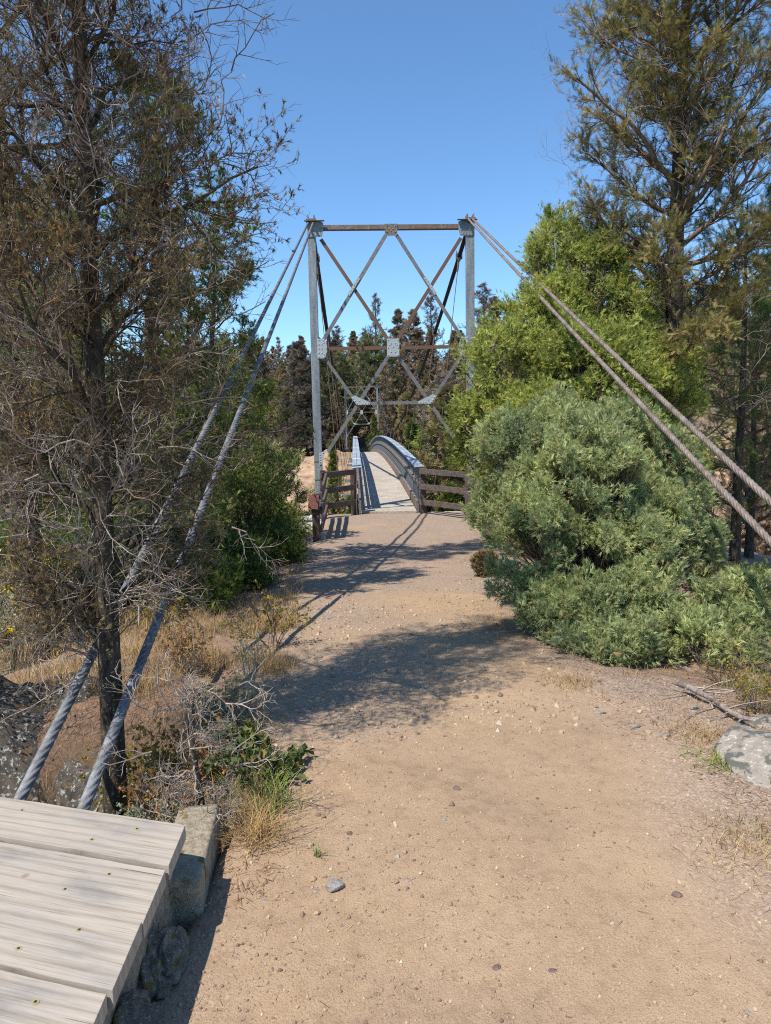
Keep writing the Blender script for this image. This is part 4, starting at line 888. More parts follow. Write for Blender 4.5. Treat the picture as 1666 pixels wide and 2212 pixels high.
def conifer(seed, height, r0, prof, nl, t0, R, el, barkm, leafm, lean=(0, 0), n2=9, n3=5, L2=0.4, L3=0.16, nsp=3, ssp=0.07, protos=None, twigm=None, upsweep=0.12,
            base=(0, 0, 0), label='', name='tree', cat='tree', group=None, keep=None, sides=(10, 5, 3, 3), trunk_bare=0.0, leafden=None, wig=0.3, planar=0.3, n4=0, L4=0.06, trunk_wob=0.05, extra=None, side_bias=None, leaf_t0=0.2, droop=0.0, rlimb=0.42, fat=0, lr_=0.25, limbm=None):
    rng = np.random.default_rng(seed); base = A(*base)
    root = empty(name, tuple(base)); tag(root, label, cat, group)
    K = 22; t = np.linspace(0, 1, K); z = t * height
    tp = np.stack([base[0] + lean[0] * t ** 1.0 * height + trunk_wob * np.sin(t * 7 + seed) * t, base[1] + lean[1] * t * height + trunk_wob * np.cos(t * 5 + seed) * t, base[2] - 0.15 + z], -1)[None]
    tr = (r0 * (1 - t) ** 0.85 + 0.006)[None] * (1 + 0.5 * np.exp(-t * 25))[None]
    V, F = tubes(tp, tr, sides[0]); 
    # bark relief
    if sides[0] >= 10 and r0 > 0.03: pass
    mk('trunk', V, F, barkm, root, smooth=True)
    # limbs
    tt = t0 + (1 - t0) * (np.arange(nl) + rng.random(nl)) / nl; az = np.cumsum(2.4 + rng.normal(size=nl) * 0.35)
    if side_bias is not None: az = np.where(rng.random(nl) < side_bias[1], side_bias[0] + rng.normal(size=nl) * 0.8, az)
    L = np.array([prof((a - t0) / (1 - t0)) for a in tt]) * R * (0.97 + lr_ * (2 * rng.random(nl) - 1))
    e = np.array([el((a - t0) / (1 - t0)) for a in tt]) + rng.normal(size=nl) * 0.12
    pos, _, s = along(np.repeat(tp, nl, 0), np.arange(nl), tt); cur = np.stack([np.cos(az) * np.cos(e), np.sin(az) * np.cos(e), np.sin(e)], -1)
    K1 = 8; lb = np.empty((nl, K1, 3)); lb[:, 0] = pos
    for k in range(1, K1):
        cur = nrm(cur + 0.16 * rng.normal(size=cur.shape) * wig / 0.3 + A(0, 0, upsweep) - A(0, 0, droop * k / K1)); lb[:, k] = lb[:, k - 1] + cur * (L / (K1 - 1))[:, None]
    rb_ = tr[0][np.minimum((tt * (K - 1)).astype(int), K - 1)] * rlimb; rb_ = np.minimum(rb_, 0.022 * L + 0.004) if not fat else rb_
    lr = rb_[:, None] * np.linspace(1, 0.25, K1)[None]
    P2, R2 = spawn(rng, lb, lr, n2, 0.18, 1.0, L2 * np.repeat(L, n2) , 0.85, 6, 0.15, 0.5, wig, lenfall=0.55, planar=planar)
    parts = [tubes(lb, lr, sides[1]), tubes(P2, R2, sides[2])]
    P3, R3 = spawn(rng, P2, R2, n3, 0.15, 1.0, L3 * np.repeat(np.repeat(L, n2), n3) ** 0.5, 0.8, 4, 0.15, 0.6, wig, lenfall=0.4, planar=planar * 0.6, rmin=0.0012)
    p3 = [tubes(P3, R3, sides[3])]; last = P3
    if n4:
        P4, R4 = spawn(rng, P3, R3, n4, 0.2, 1.0, L4, 0.8, 3, 0.12, 0.7, wig * 1.6, lenfall=0.3, rmin=0.0010); p3.append(tubes(P4, R4, 3)); last = np.concatenate([P4])
    V, F = join(parts); mk('limbs', V, F, limbm or twigm or barkm, root, smooth=True)
    V, F = join(p3); mk('twigs', V, F, twigm or barkm, root)
    if nsp:
        src = last if leafden is None else last[rng.random(len(last)) < leafden(last[:, 0])]
        p_, d_ = on_branches(rng, src, nsp, leaf_t0, 1.0)
        if n4 == 0 and leafden is None:
            q_, e_ = on_branches(rng, P2, nsp * 2, 0.5, 1.0); p_ = np.vstack([p_, q_]); d_ = np.vstack([d_, e_])
        V, F, v = place(rng, protos, p_, d_, ssp * (0.6 + 0.8 * rng.random(len(p_))), up=(0, -0.25, 1)); mk('foliage', V, F, leafm, root, attrs={'v': v})
    return root

def crown_clumps(name, label, cat, seed, base, lobes, nclump, per, cr, ssp, leafm, barkm, protos, twigm=None, group=None, dens=1.0, inner=0.25, trunk_r=0.08, spikes=0.0, upw=0.6, gap=-0.25, gs=None, rough=0.5, holes=()):
    """shrubby crown: lobes (x,y,z,rx,ry,rz) carry clumps, clumps carry sprigs; branches run from the base to each clump"""
    rng = np.random.default_rng(seed); base = A(*base); root = empty(name, tuple(base)); tag(root, label, cat, group)
    Lb = np.array([[*l[:3]] for l in lobes]); Rb = np.array([[*l[3:]] for l in lobes]); wt = (Rb[:, 0] * Rb[:, 2]); wt = wt / wt.sum()
    k = rng.choice(len(lobes), nclump, p=wt); d = nrm(rng.normal(size=(nclump, 3))); d[:, 2] = np.where(d[:, 2] < -0.35, -d[:, 2], d[:, 2])
    rad_ = np.where(rng.random(nclump) < inner, 0.35 + 0.45 * rng.random(nclump), 0.80 + 0.26 * rng.random(nclump) + rough * fbm(d[:, 0] * 2.3 + k * 7.7, d[:, 2] * 2.3 - d[:, 1] * 1.7 + k, seed, 3))
    c = Lb[k] + d * Rb[k] * rad_[:, None]
    # drop clumps buried deep in another lobe
    depth = np.min([np.linalg.norm((c - Lb[j]) / Rb[j], axis=1) for j in range(len(lobes))], 0); keep = (depth > 0.62) | (rng.random(nclump) < 0.3); c, d, k = c[keep], d[keep], k[keep]
    g_ = gs or cr * 8; hole = fbm(c[:, 0] * 2.5 / g_ + c[:, 2] * 1.1 / g_, c[:, 2] * 2.6 / g_ - c[:, 1] * 1.4 / g_, seed, 4); k2 = hole > gap; c, d, k = c[k2], d[k2], k[k2]
    for (hx, hy, hz, hr) in holes:
        k3 = (np.linalg.norm((c - A(hx, hy, hz)) * A(1, 0.6, 1.2), axis=1) > hr * (0.7 + 0.6 * rng.random(len(c)))); c, d, k = c[k3], d[k3], k[k3]
    gz = terrain(c[:, 0], c[:, 1]); c[:, 2] = np.maximum(c[:, 2], gz + 0.08)
    n = len(c); rc = cr * (0.6 + 0.8 * rng.random(n))
    # sprigs
    idx = np.repeat(np.arange(n), per); m = len(idx); q = nrm(rng.normal(size=(m, 3))); rr = rng.random(m) ** 0.45
    ax_ = nrm(d * 0.8 + A(0, 0, upw)); el = 1.0 + 0.7 * np.maximum((q * ax_[idx]).sum(1), 0)
    p = c[idx] + q * (rc[idx] * rr * el)[:, None]; dd = nrm(q * 0.55 + ax_[idx] * 0.55 + 0.5 * rng.normal(size=(m, 3))); upv = ax_[idx]
    if spikes:
        ns = int(n * spikes); si = rng.integers(0, n, ns); per2 = 26; ii_ = np.repeat(si, per2); t = rng.random(len(ii_)); sd = nrm(ax_[si] + 0.25 * rng.normal(size=(ns, 3)) + A(0, 0, 0.3)); sd = np.repeat(sd, per2, 0)
        p2 = c[ii_] + sd * ((0.5 + 1.3 * t) * rc[ii_])[:, None] + 0.02 * rng.normal(size=(len(ii_), 3)) * (1.3 - t)[:, None]; p = np.vstack([p, p2]); dd = np.vstack([dd, nrm(sd + 0.5 * rng.normal(size=sd.shape))]); upv = np.vstack([upv, ax_[ii_]])
    V, F, v = place(rng, protos, p, dd, ssp * (0.6 + 0.8 * rng.random(len(p))), up=nrm(dd * 0.2 + upv)); mk('foliage', V, F, leafm, root, attrs={'v': v})
    # branches
    K = 6; t = np.linspace(0, 1, K)[None, :, None]; b0 = base + rng.normal(size=(n, 3)) * A(0.06, 0.06, 0.0)
    mid = (b0 + Lb[k]) / 2 * A(1, 1, 1) + 0.1 * rng.normal(size=(n, 3)); mid[:, 2] = np.maximum(mid[:, 2], base[2] + 0.1)
    Pb = (1 - t) ** 2 * b0[:, None] + 2 * t * (1 - t) * mid[:, None] + t * t * c[:, None]; Pb[:, 1:-1] += 0.03 * rng.normal(size=(n, K - 2, 3))
    thick = rng.random(n); Rr = (0.0045 + trunk_r * thick ** 14)[:, None] * np.linspace(1, 0.25, K)[None]
    P2, R2 = spawn(rng, Pb, Rr, 4, 0.75, 1.0, cr * 1.1, 0.8, 4, 0.2, 0.5, 0.4, rmin=0.0016)
    V, F = join([tubes(Pb, Rr, 5), tubes(P2, R2, 3)]); mk('branches', V, F, twigm or barkm, root, smooth=True)
    return root

# --- the bare tree in the left foreground
fg = conifer(7, 7.6, 0.062, lambda t: (0.55 + 0.6 * math.sin(min(t * 3.2, 3.1))) * (1 - 0.7 * t ** 2), 52, 0.25, 0.94, lambda t: 0.55 + 0.45 * t, M['bark_dark'], M['dead_leaf'],
             lean=(0.022, 0.012), n2=9, n3=7, L2=0.45, L3=0.30, nsp=3, ssp=0.030, protos=JUNP, twigm=M['twig_brown'], upsweep=0.10, base=(-1.445, 3.58, -1.35), n4=5, L4=0.075, wig=0.5, planar=0.1, leafden=lambda x: 0.9, trunk_wob=0.03, leaf_t0=0.1,
             label='half dead tree with thin grey twigs and a lichen spotted trunk at left', name='bare_conifer', side_bias=(2.8, 0.12), rlimb=0.42, fat=1, limbm=M['bark_dark'])
# grey dead twigs fill of the same tree
def twig_layer(root, seed, n, zr, R, barkm, L=0.35, n2=6, n3=4, trunk=None, name='dead_twigs', az0=None, L3=0.10):
    rng = np.random.default_rng(seed); z = zr[0] + rng.random(n) * (zr[1] - zr[0]); az = rng.random(n) * 6.28 if az0 is None else az0[0] + rng.normal(size=n) * az0[1]; b = A(*root.location)
    rr = R * rng.random(n) ** 0.7; P0 = np.stack([b[0] + np.cos(az) * rr + 0.022 * (z - b[2]), b[1] + np.sin(az) * rr, z], -1); cur = nrm(np.stack([np.cos(az), np.sin(az), 0.2 + 0.8 * rng.random(n)], -1)); K = 6; o_ = np.empty((n, K, 3)); o_[:, 0] = P0
    for k in range(1, K): cur = nrm(cur + 0.35 * rng.normal(size=cur.shape)); o_[:, k] = o_[:, k - 1] + cur * L / (K - 1)
    r = np.full((n, K), 0.0038) * np.linspace(1, 0.5, K)[None]; P2, R2 = spawn(rng, o_, r, n2, 0.1, 1, L * 0.6, 0.8, 5, 0.1, 0.7, 0.7, rmin=0.0016); P3, R3 = spawn(rng, P2, R2, n3, 0.1, 1, L3, 0.8, 4, 0.05, 0.8, 0.8, rmin=0.0013)
    V, F = join([tubes(o_, r, 4), tubes(P2, R2, 3), tubes(P3, R3, 3)]); mk(name, V, F, barkm, root)
twig_layer(fg, 3, 240, (1.1, 5.8), 0.68, M['twig'])
twig_layer(fg, 33, 330, (1.3, 6.2), 0.68, M['twig_brown'])
twig_layer(fg, 4, 60, (0.3, 1.3), 0.12, M['twig'], L=0.55)

# --- right fir
fir = conifer(21, 11.5, 0.17, lambda t: (0.5 + 0.7 * math.sin(min(0.5 + t * 2.6, 2.9))) * (1.0 if t < 0.75 else 1 - 1.2 * (t - 0.75)), 70, 0.24, 1.9, lambda t: 0.12 + 0.85 * t, M['bark_fir'], M['fir'],
              n2=13, n3=8, L2=0.36, L3=0.32, nsp=8, ssp=0.10, protos=FIRP, twigm=M['twig_brown'], upsweep=0.10, base=(4.62, 12.0, -0.3), wig=0.32, planar=0.5, label='tall open fir with olive needles and a dark trunk rising at the right edge', name='fir_tree', lean=(0.004, 0))
twig_layer(fir, 9, 110, (1.6, 7.5), 1.7, M['twig'], L=0.9, n2=7, n3=4, L3=0.18, name='dead_twigs')

# --- big yellow-green juniper behind
def lob(x, y, Y, rx, rz=None, ry=None):
    p = Pt(x, y, Y); k = Y / FPX; return (*p, rx * k, (ry if ry else rx) * k, (rz if rz else rx) * k)
jb = [lob(1195, 560, 12.4, 52, 88), lob(1275, 610, 12.2, 75, 95), lob(1190, 700, 11.9, 95, 90), lob(1330, 720, 12.2, 90, 100), lob(1110, 800, 11.6, 100, 90), lob(1250, 820, 11.0, 120, 120, 110), lob(1390, 850, 11.5, 100, 110),
      lob(1060, 900, 11.6, 85, 90), lob(1150, 940, 10.9, 110, 110), lob(1320, 960, 11.2, 120, 110), lob(1450, 960, 11.4, 75, 100), lob(1040, 980, 12.0, 60, 80), lob(1230, 1030, 11.2, 180, 90), lob(1420, 1040, 11.6, 100, 80), lob(1150, 1080, 12, 110, 60)]
crown_clumps('juniper_tree', 'big yellow green juniper standing in front of the right tower leg', 'juniper', 31, (3.0, 12.0, tz(3.0, 12.0)), jb, 3300, 46, 0.115, 0.082, M['jun_big'], M['bark_jun'], JUNP, M['twig_brown'], inner=0.3, trunk_r=0.07, spikes=0.25, gap=-0.33, gs=1.5, rough=0.45)
# --- front grey-green juniper
jf = [lob(1210, 955, 7.4, 80, 80), lob(1290, 985, 7.0, 75, 75), lob(1345, 950, 7.75, 78, 85), lob(1110, 1000, 7.0, 80, 85), lob(1260, 1050, 6.5, 130, 120), lob(1430, 1050, 7.5, 80, 95), lob(1085, 1110, 6.9, 75, 75), lob(1400, 1150, 6.6, 110, 105), lob(1180, 1170, 6.3, 110, 100),
      lob(1300, 1200, 6.1, 120, 90), lob(1470, 1200, 6.9, 80, 75), lob(1130, 1270, 6.1, 65, 60), lob(1210, 1330, 5.8, 100, 60), lob(1400, 1300, 5.8, 95, 70), lob(1330, 1400, 5.45, 110, 62), lob(1290, 1300, 5.8, 100, 75), lob(1450, 1380, 5.5, 100, 60), lob(1240, 1385, 5.6, 80, 40), lob(1540, 1330, 5.7, 65, 40), lob(1615, 1290, 5.8, 60, 40), lob(1570, 1350, 5.7, 75, 45), lob(1640, 1350, 5.6, 50, 30), lob(1580, 1400, 5.4, 60, 35)]
crown_clumps('juniper_bush', 'wide grey green juniper bush spreading over the right edge of the path', 'juniper', 32, (1.98, 6.45, tz(1.98, 6.45)), jf, 4200, 44, 0.06, 0.056, M['jun_front'], M['bark_jun'], JUNP, M['twig_brown'], inner=0.3, trunk_r=0.045, spikes=0.3, gap=-0.24, gs=0.7, rough=0.7, holes=[(*Pt(1270, 1215, 6.0), 0.26), (*Pt(1130, 1205, 6.3), 0.2), (*Pt(1395, 1225, 6.0), 0.22), (*Pt(1330, 1060, 6.3), 0.14), (*Pt(1500, 1290, 5.6), 0.16)])

# --- trees on the left behind the bare one
conifer(51, 13.0, 0.15, lambda t: 1.15 - 0.75 * t, 64, 0.07, 1.9, lambda t: 0.25 + 0.5 * t, M['bark_dark'], M['dark_green'], n2=9, n3=6, L2=0.4, L3=0.25, nsp=6, ssp=0.08, protos=FIRP, twigm=M['twig_brown'], base=(-3.75, 7.6, tz(-3.75, 7.6)), label='tall dark green fir at the left edge behind the bare tree', name='fir_tree', lean=(0.01, 0))
conifer(52, 5.3, 0.085, lambda t: 1.2 - 0.7 * t, 34, 0.2, 1.2, lambda t: 0.45 + 0.3 * t, M['bark_dark'], M['dark_green'], n2=9, n3=6, L2=0.42, L3=0.22, nsp=7, ssp=0.065, protos=JUNP, twigm=M['twig_brown'], base=(-2.30, 7.3, tz(-2.3, 7.3)), label='dark juniper tree with several bare lower limbs right behind the bare tree', name='juniper_tree', lean=(0.035, 0), wig=0.5)
conifer(53, 5.3, 0.075, lambda t: 1.15 - 0.65 * t, 26, 0.25, 1.25, lambda t: 0.4 + 0.4 * t, M['bark_dark'], M['light_green'], n2=8, n3=5, L2=0.4, L3=0.25, nsp=7, ssp=0.08, protos=JUNP, twigm=M['twig_brown'], base=(-2.75, 10.6, tz(-2.75, 10.6)), label='open light green juniper tree seen through the left pair of wire ropes', name='juniper_tree', lean=(0.09, 0), wig=0.6)
conifer(54, 3.9, 0.07, lambda t: 1.25 - 0.8 * t, 30, 0.08, 1.35, lambda t: 0.1 + 0.5 * t, M['bark_dark'], M['dark_green'], n2=8, n3=5, L2=0.42, L3=0.25, nsp=7, ssp=0.075, protos=JUNP, twigm=M['twig_brown'], base=(-2.75, 13.6, tz(-2.75, 13.6)), label='low dark juniper with drooping limbs left of the concrete footing', name='juniper_tree', wig=0.5)
conifer(55, 4.6, 0.08, lambda t: 1.2 - 0.7 * t, 28, 0.15, 1.5, lambda t: 0.3 + 0.4 * t, M['bark_dark'], M['dark_green'], n2=8, n3=5, L2=0.42, L3=0.25, nsp=6, ssp=0.08, protos=JUNP, twigm=M['twig_brown'], base=(-4.6, 11.5, tz(-4.6, 11.5)), label='rounded dark green juniper half hidden behind the bare tree trunk', name='juniper_tree', wig=0.5)
conifer(56, 6.4, 0.09, lambda t: 1.1 - 0.75 * t, 32, 0.15, 1.35, lambda t: 0.3 + 0.45 * t, M['bark_dark'], M['light_green'], n2=8, n3=5, L2=0.4, L3=0.25, nsp=5, ssp=0.085, protos=JUNP, twigm=M['twig_brown'], base=(-4.3, 15.5, tz(-4.3, 15.5)), label='tall yellowish juniper deep among the trees at left', name='juniper_tree', wig=0.5)
crown_clumps('juniper_bush', 'small green juniper bush at the foot of the trees at left', 'juniper', 57, (-3.4, 8.3, tz(-3.4, 8.3)), [(-3.5, 8.3, tz(-3.4, 8.3) + 0.5, 0.55, 0.5, 0.45), (-3.0, 8.6, tz(-3, 8.6) + 0.4, 0.4, 0.4, 0.35)], 130, 60, 0.11, 0.06, M['dark_green'], M['bark_dark'], JUNP)
crown_clumps('juniper_bush', 'dark green bush left of the path behind the sloping wire ropes', 'juniper', 58, (-2.2, 12.0, tz(-2.2, 12.0)), [(-2.3, 12.0, tz(-2.2, 12) + 0.8, 0.8, 0.7, 0.75), (-2.7, 11.6, tz(-2.7, 11.6) + 0.5, 0.6, 0.5, 0.5)], 170, 60, 0.15, 0.07, M['dark_green'], M['bark_dark'], JUNP)
for i, (bx, by, rr_, hh_, mm, lb) in enumerate([(-4.3, 8.6, 0.8, 0.7, 'dark_green', 'dark bush behind the yellow flowers at the left edge'), (-3.6, 10.2, 0.8, 0.75, 'light_green', 'mid green bush between the bare trunk and the left wire rope'), (-2.0, 9.4, 0.45, 0.35, 'dark_green', 'low dark bush just right of the two wire ropes'),
        (-2.15, 12.8, 0.5, 0.42, 'dark_green', 'low dark bush at the path edge before the fence post'), (-2.95, 15.0, 0.7, 0.8, 'dark_green', 'dark bush leaning over the corner of the concrete footing'), (-1.75, 11.3, 0.38, 0.3, 'dark_green', 'small dark bush at the path edge halfway to the bridge'), (-2.6, 9.3, 0.7, 0.55, 'dark_green', 'dark spreading bush between the path and the tall dark fir'), (-2.0, 7.9, 0.42, 0.3, 'light_green', 'low olive bush nearest the path behind the yellow leaved shrub'),
        (-5.2, 10.0, 1.0, 1.0, 'dark_green', 'wide dark bush at the left edge under the tall fir'), (-3.4, 13.0, 1.0, 0.9, 'dark_green', 'dark rounded bush deep between the wire ropes'), (-6.5, 14, 1.6, 1.6, 'dark_green', 'biggest dark bush deep at the left edge'), (-2.55, 16.2, 0.7, 0.6, 'light_green', 'green bush against the left side of the concrete footing')]):
    g = tz(bx, by); crown_clumps('juniper_bush', lb, 'juniper', 160 + i, (bx, by, g), [(bx, by, g + hh_ * 0.8, rr_, rr_ * 0.8, hh_), (bx + rr_ * 0.6, by - 0.2, g + hh_ * 0.5, rr_ * 0.6, rr_ * 0.5, hh_ * 0.6)], int(110 * rr_ + 60), 60, 0.17 * rr_ + 0.03, 0.075, M[mm], M['bark_dark'], JUNP)
# --- dark trees on the right, behind
conifer(61, 7.0, 0.10, lambda t: 1.1 - 0.6 * t, 34, 0.15, 1.7, lambda t: 0.0 + 0.5 * t, M['bark_dark'], M['dark_green'], n2=8, n3=5, L2=0.4, L3=0.25, nsp=5, ssp=0.10, protos=FIRP, twigm=M['twig_brown'], base=(6.6, 13.8, tz(6.6, 13.8) - .2), label='dark fir standing in shade at the right edge behind the tall fir', name='fir_tree')
conifer(62, 4.8, 0.09, lambda t: 1.1 - 0.7 * t, 30, 0.12, 1.6, lambda t: 0.1 + 0.4 * t, M['bark_dark'], M['fir'], n2=8, n3=5, L2=0.4, L3=0.25, nsp=5, ssp=0.10, protos=FIRP, twigm=M['twig_brown'], base=(5.9, 15.5, tz(5.9, 15.5) - .2), label='olive green young fir behind the big juniper at right', name='fir_tree')
conifer(63, 6.0, 0.10, lambda t: 1.1 - 0.7 * t, 30, 0.12, 1.6, lambda t: 0.1 + 0.4 * t, M['bark_dark'], M['dark_green'], n2=8, n3=5, L2=0.4, L3=0.25, nsp=5, ssp=0.10, protos=FIRP, twigm=M['twig_brown'], base=(8.2, 16.5, tz(8.2, 16.5) - .2), label='dark green fir farthest behind the wire ropes at the right edge', name='fir_tree')
for i, (x, y, Yd, r, lf, lb) in enumerate([(1545, 1165, 8.6, 55, 'fir', 'low olive fir sapling right of the big bush'), (1625, 1185, 8.3, 50, 'light_green', 'low yellowish bush at the right edge under the wire ropes'), (1050, 1205, 9.3, 26, 'dead_leaf', 'small brown green plant at the left foot of the juniper bush')]):
    p = Pt(x, y, Yd); g = tz(p[0], p[1]); k = Yd / FPX * r
    crown_clumps('low_shrub', lb, 'shrub', 70 + i, (p[0], p[1], g), [(p[0], p[1], g + k * 0.8, k, k, k * 0.9)], 50, 50, k * 0.28, 0.06, M[lf], M['bark_dark'], JUNP)

# ------------------------------------------------------------------ small plants at left
def shrub(name, label, cat, seed, base, n, H, lean, twm, leafm=None, nl=0, ls=0.02, n2=5, n3=4, tips=None, ntip=0, tsize=0.02, r=0.003, L2=0.35, L3=0.15, wig=0.4, spread=0.06, dirb=(0, 0), group=None, protos=None):
    rng = np.random.default_rng(seed); b = A(*base); root = empty(name, tuple(b)); tag(root, label, cat, group)
    az = rng.random(n) * 6.283; e = lean * rng.random(n); cur = nrm(np.stack([np.cos(az) * np.sin(e) + dirb[0], np.sin(az) * np.sin(e) + dirb[1], np.cos(e)], -1)); K = 7
    P_ = np.empty((n, K, 3)); P_[:, 0] = b + np.stack([np.cos(az), np.sin(az), 0 * az], -1) * (spread * rng.random(n))[:, None]; h = H * (0.6 + 0.5 * rng.random(n))
    for k in range(1, K): cur = nrm(cur + wig * 0.5 * rng.normal(size=cur.shape)); P_[:, k] = P_[:, k - 1] + cur * (h / (K - 1))[:, None]
    R_ = r * np.linspace(1, 0.5, K)[None].repeat(n, 0); P2, R2 = spawn(rng, P_, R_, n2, 0.25, 1, L2 * H, 0.7, 5, 0.2, 0.7, wig, rmin=0.0009); parts = [tubes(P_, R_, 5), tubes(P2, R2, 3)]; last = P2
    if n3: P3, R3 = spawn(rng, P2, R2, n3, 0.2, 1, L3 * H, 0.8, 4, 0.15, 0.7, wig, rmin=0.0008); parts.append(tubes(P3, R3, 3)); last = P3
    V, F = join(parts); v = np.random.default_rng(seed + 1).random(len(V)); mk('stems', V, F, twm, root, attrs={'v': v})
    if nl:
        p, d = on_branches(rng, last, nl, 0.2, 1, 0.8, 0.2); V, F, v = place(rng, protos or [leaf_broad(rng)], p, d, ls * (0.6 + 0.8 * rng.random(len(p)))); mk('leaves', V, F, leafm, root, attrs={'v': v})
    if ntip:
        heads = P2[rng.permutation(len(P2))[:ntip], -1]
        for hd in ([heads] if ntip > 8 else [h_[None] for h_ in heads]):
          src = hd; src = np.repeat(src, 22, 0) + rng.normal(size=(len(src) * 22, 3)) * tsize * 0.6
          V, F, v = place(rng, [leaf_broad(rng)], src, nrm(rng.normal(size=src.shape) + A(0, 0, 0.8)), np.full(len(src), tsize * 0.8)); mk('flowers' if ntip > 8 else 'flower_head', V, F, tips, root, attrs={'v': v})
    return root
def gnd(x, y): q = onpath_px(x, y); return (q[0], q[1], tz(q[0], q[1]))
for i, (x_, y_, z_, n_, H_, lf_, lb_) in enumerate([(-1.16, 3.05, -0.75, 34, 0.55, 'sage', 'silvery sage stems rising from the hollow behind the platform'), (-1.25, 3.9, -0.55, 30, 0.5, 'yleaf', 'yellow leaved shrub against the bank behind the bare trunk'), (-0.95, 3.75, -0.30, 26, 0.32, 'oleaf', 'rusty leaved shrub left of the dead sapling'), (-1.02, 4.25, -0.35, 26, 0.36, 'sage', 'grey green tuft of sage up the bank from the sapling')]):
    shrub('leafy_shrub', lb_, 'shrub', 120 + i, (x_, y_, z_), n_, H_, 1.0, M['twig'], M[lf_], 5, 0.02, n2=6, n3=3, r=0.0025)
# dead small tree between platform and path
q = Pt(432, 1725, 2.95); b = (q[0], q[1], -0.28)
ds = conifer(81, 0.95, 0.016, lambda t: 1.0 - 0.65 * t, 20, 0.05, 0.40, lambda t: 0.1 + 0.3 * t, M['bark_dark'], M['dead_leaf'], n2=6, n3=4, L2=0.5, L3=0.20, nsp=0, protos=FIRP, twigm=M['twig'], base=b, label='small dead sapling with a dark stem and tangled grey twigs beside the concrete block', name='dead_sapling', wig=0.9, planar=0.0, upsweep=0.02, n4=3, L4=0.04, trunk_wob=0.02)
twig_layer(ds, 12, 26, (-0.2, 0.55), 0.22, M['twig'], L=0.22, n2=5, n3=4, L3=0.07)
shrub('rabbitbrush', 'tall bush with bright yellow flower heads above the rock at the left edge', 'flowering shrub', 82, (-2.85, 4.95, -0.05), 46, 0.75, 0.7, M['stalk'], M['stalk'], 3, 0.02, n2=7, n3=0, tips=M['yflower'], ntip=30, tsize=0.028, r=0.0025, wig=0.2, L2=0.5)
shrub('rabbitbrush', 'pale dry grassy bush at the left edge below the yellow flowers', 'flowering shrub', 83, (-2.75, 4.5, 0.0), 60, 0.6, 1.0, M['stalk'], M['sage'], 3, 0.018, n2=6, n3=0, r=0.002, wig=0.3, L2=0.5)
shrub('rabbitbrush', 'slender whitish stalks with a few tiny yellow heads beside the path', 'flowering shrub', 84, gnd(545, 1505), 12, 0.42, 0.28, M['stalk'], M['stalk'], 2, 0.015, n2=5, n3=0, tips=M['yflower'], ntip=6, tsize=0.011, r=0.0025, wig=0.12, L2=0.45, dirb=(-0.08, 0))
shrub('leafy_shrub', 'thin shrub with small yellow green leaves at the left edge of the path', 'shrub', 85, gnd(590, 1400), 11, 0.46, 0.4, M['twig_brown'], M['yleaf'], 3, 0.022, n2=6, n3=3, r=0.004)
shrub('leafy_shrub', 'sparse shrub with orange leaves between the wire rope and the slope', 'shrub', 86, gnd(405, 1455), 18, 0.42, 0.7, M['twig'], M['oleaf'], 3, 0.022, n2=5, n3=3, r=0.003)
shrub('leafy_shrub', 'small shrub with yellow orange leaves beside the sapling', 'shrub', 87, (-1.05, 3.35, -0.45), 18, 0.42, 0.8, M['twig'], M['oleaf'], 4, 0.026, n2=5, n3=3, r=0.003)
shrub('leafy_shrub', 'yellowing shrub at the foot of the dark trees near the rope', 'shrub', 91, gnd(335, 1390), 16, 0.5, 0.6, M['twig_brown'], M['yleaf'], 3, 0.024, n2=5, n3=3, r=0.003)
shrub('sagebrush', 'silvery sagebrush spreading behind the concrete block', 'shrub', 88, (-0.98, 2.78, -0.28), 34, 0.34, 1.2, M['stalk'], M['sage'], 9, 0.013, n2=6, n3=3, r=0.002)
shrub('sagebrush', 'green grey stemmy bush on the slope below the stalks', 'shrub', 92, gnd(470, 1560), 26, 0.28, 1.0, M['stalk'], M['grass'], 3, 0.012, n2=6, n3=2, r=0.0016)
for i, (x, y, n, H, lb) in enumerate([(575, 1690, 26, 0.13, 'patch of dark holly like leaves at the path edge above the concrete block'), (500, 1760, 30, 0.12, 'patch of green holly like leaves right of the concrete block'), (468, 1850, 30, 0.14, 'patch of shaded holly like leaves beside the platform corner'), (620, 1660, 14, 0.08, 'small patch of holly like leaves reaching onto the path')]):
    q = onpath_px(x, y); shrub('leafy_ground_cover', lb, 'ground cover', 93 + i, (max(q[0], XL(q[1]) - 0.1), q[1], tz(q[0], q[1]) if q[0] > -0.75 else -0.04), n, H, 1.2, M['stalk'], M['broad'], 4, 0.034, n2=3, n3=0, r=0.0015, spread=0.09)
def tuft(label, x, y, n, h, m, seed, lean=0.8, w=0.004, sp=0.05, K=5):
    rng = np.random.default_rng(seed); q = onpath_px(x, y); X = q[0] + rng.normal(size=n) * sp; Y = q[1] + rng.normal(size=n) * sp
    z0 = tz(q[0], q[1]); o = blades('grass_tuft' if n < 200 else 'dry_grass', X, Y, h, m, rng, lean, w, K, z=np.full(n, z0)); tag(o, label, 'grass tuft' if n < 200 else 'grass', kind=None if n < 200 else 'stuff')
tuft('fresh green grass tuft between the holly leaves and the path', 590, 1745, 150, 0.13, M['grass'], 1, 0.9, 0.006)
tuft('green grass tuft left of the fresh one, above the concrete block', 520, 1730, 110, 0.14, M['grass'], 2, 0.9, 0.005)
tuft('bleached straw tuft hanging over the edge of the path below the green tuft', 560, 1815, 220, 0.13, M['straw'], 3, 1.2, 0.003, 0.05)
tuft('bleached straw tuft beside the platform shadow', 545, 1780, 200, 0.12, M['straw'], 4, 1.2, 0.003, 0.06)
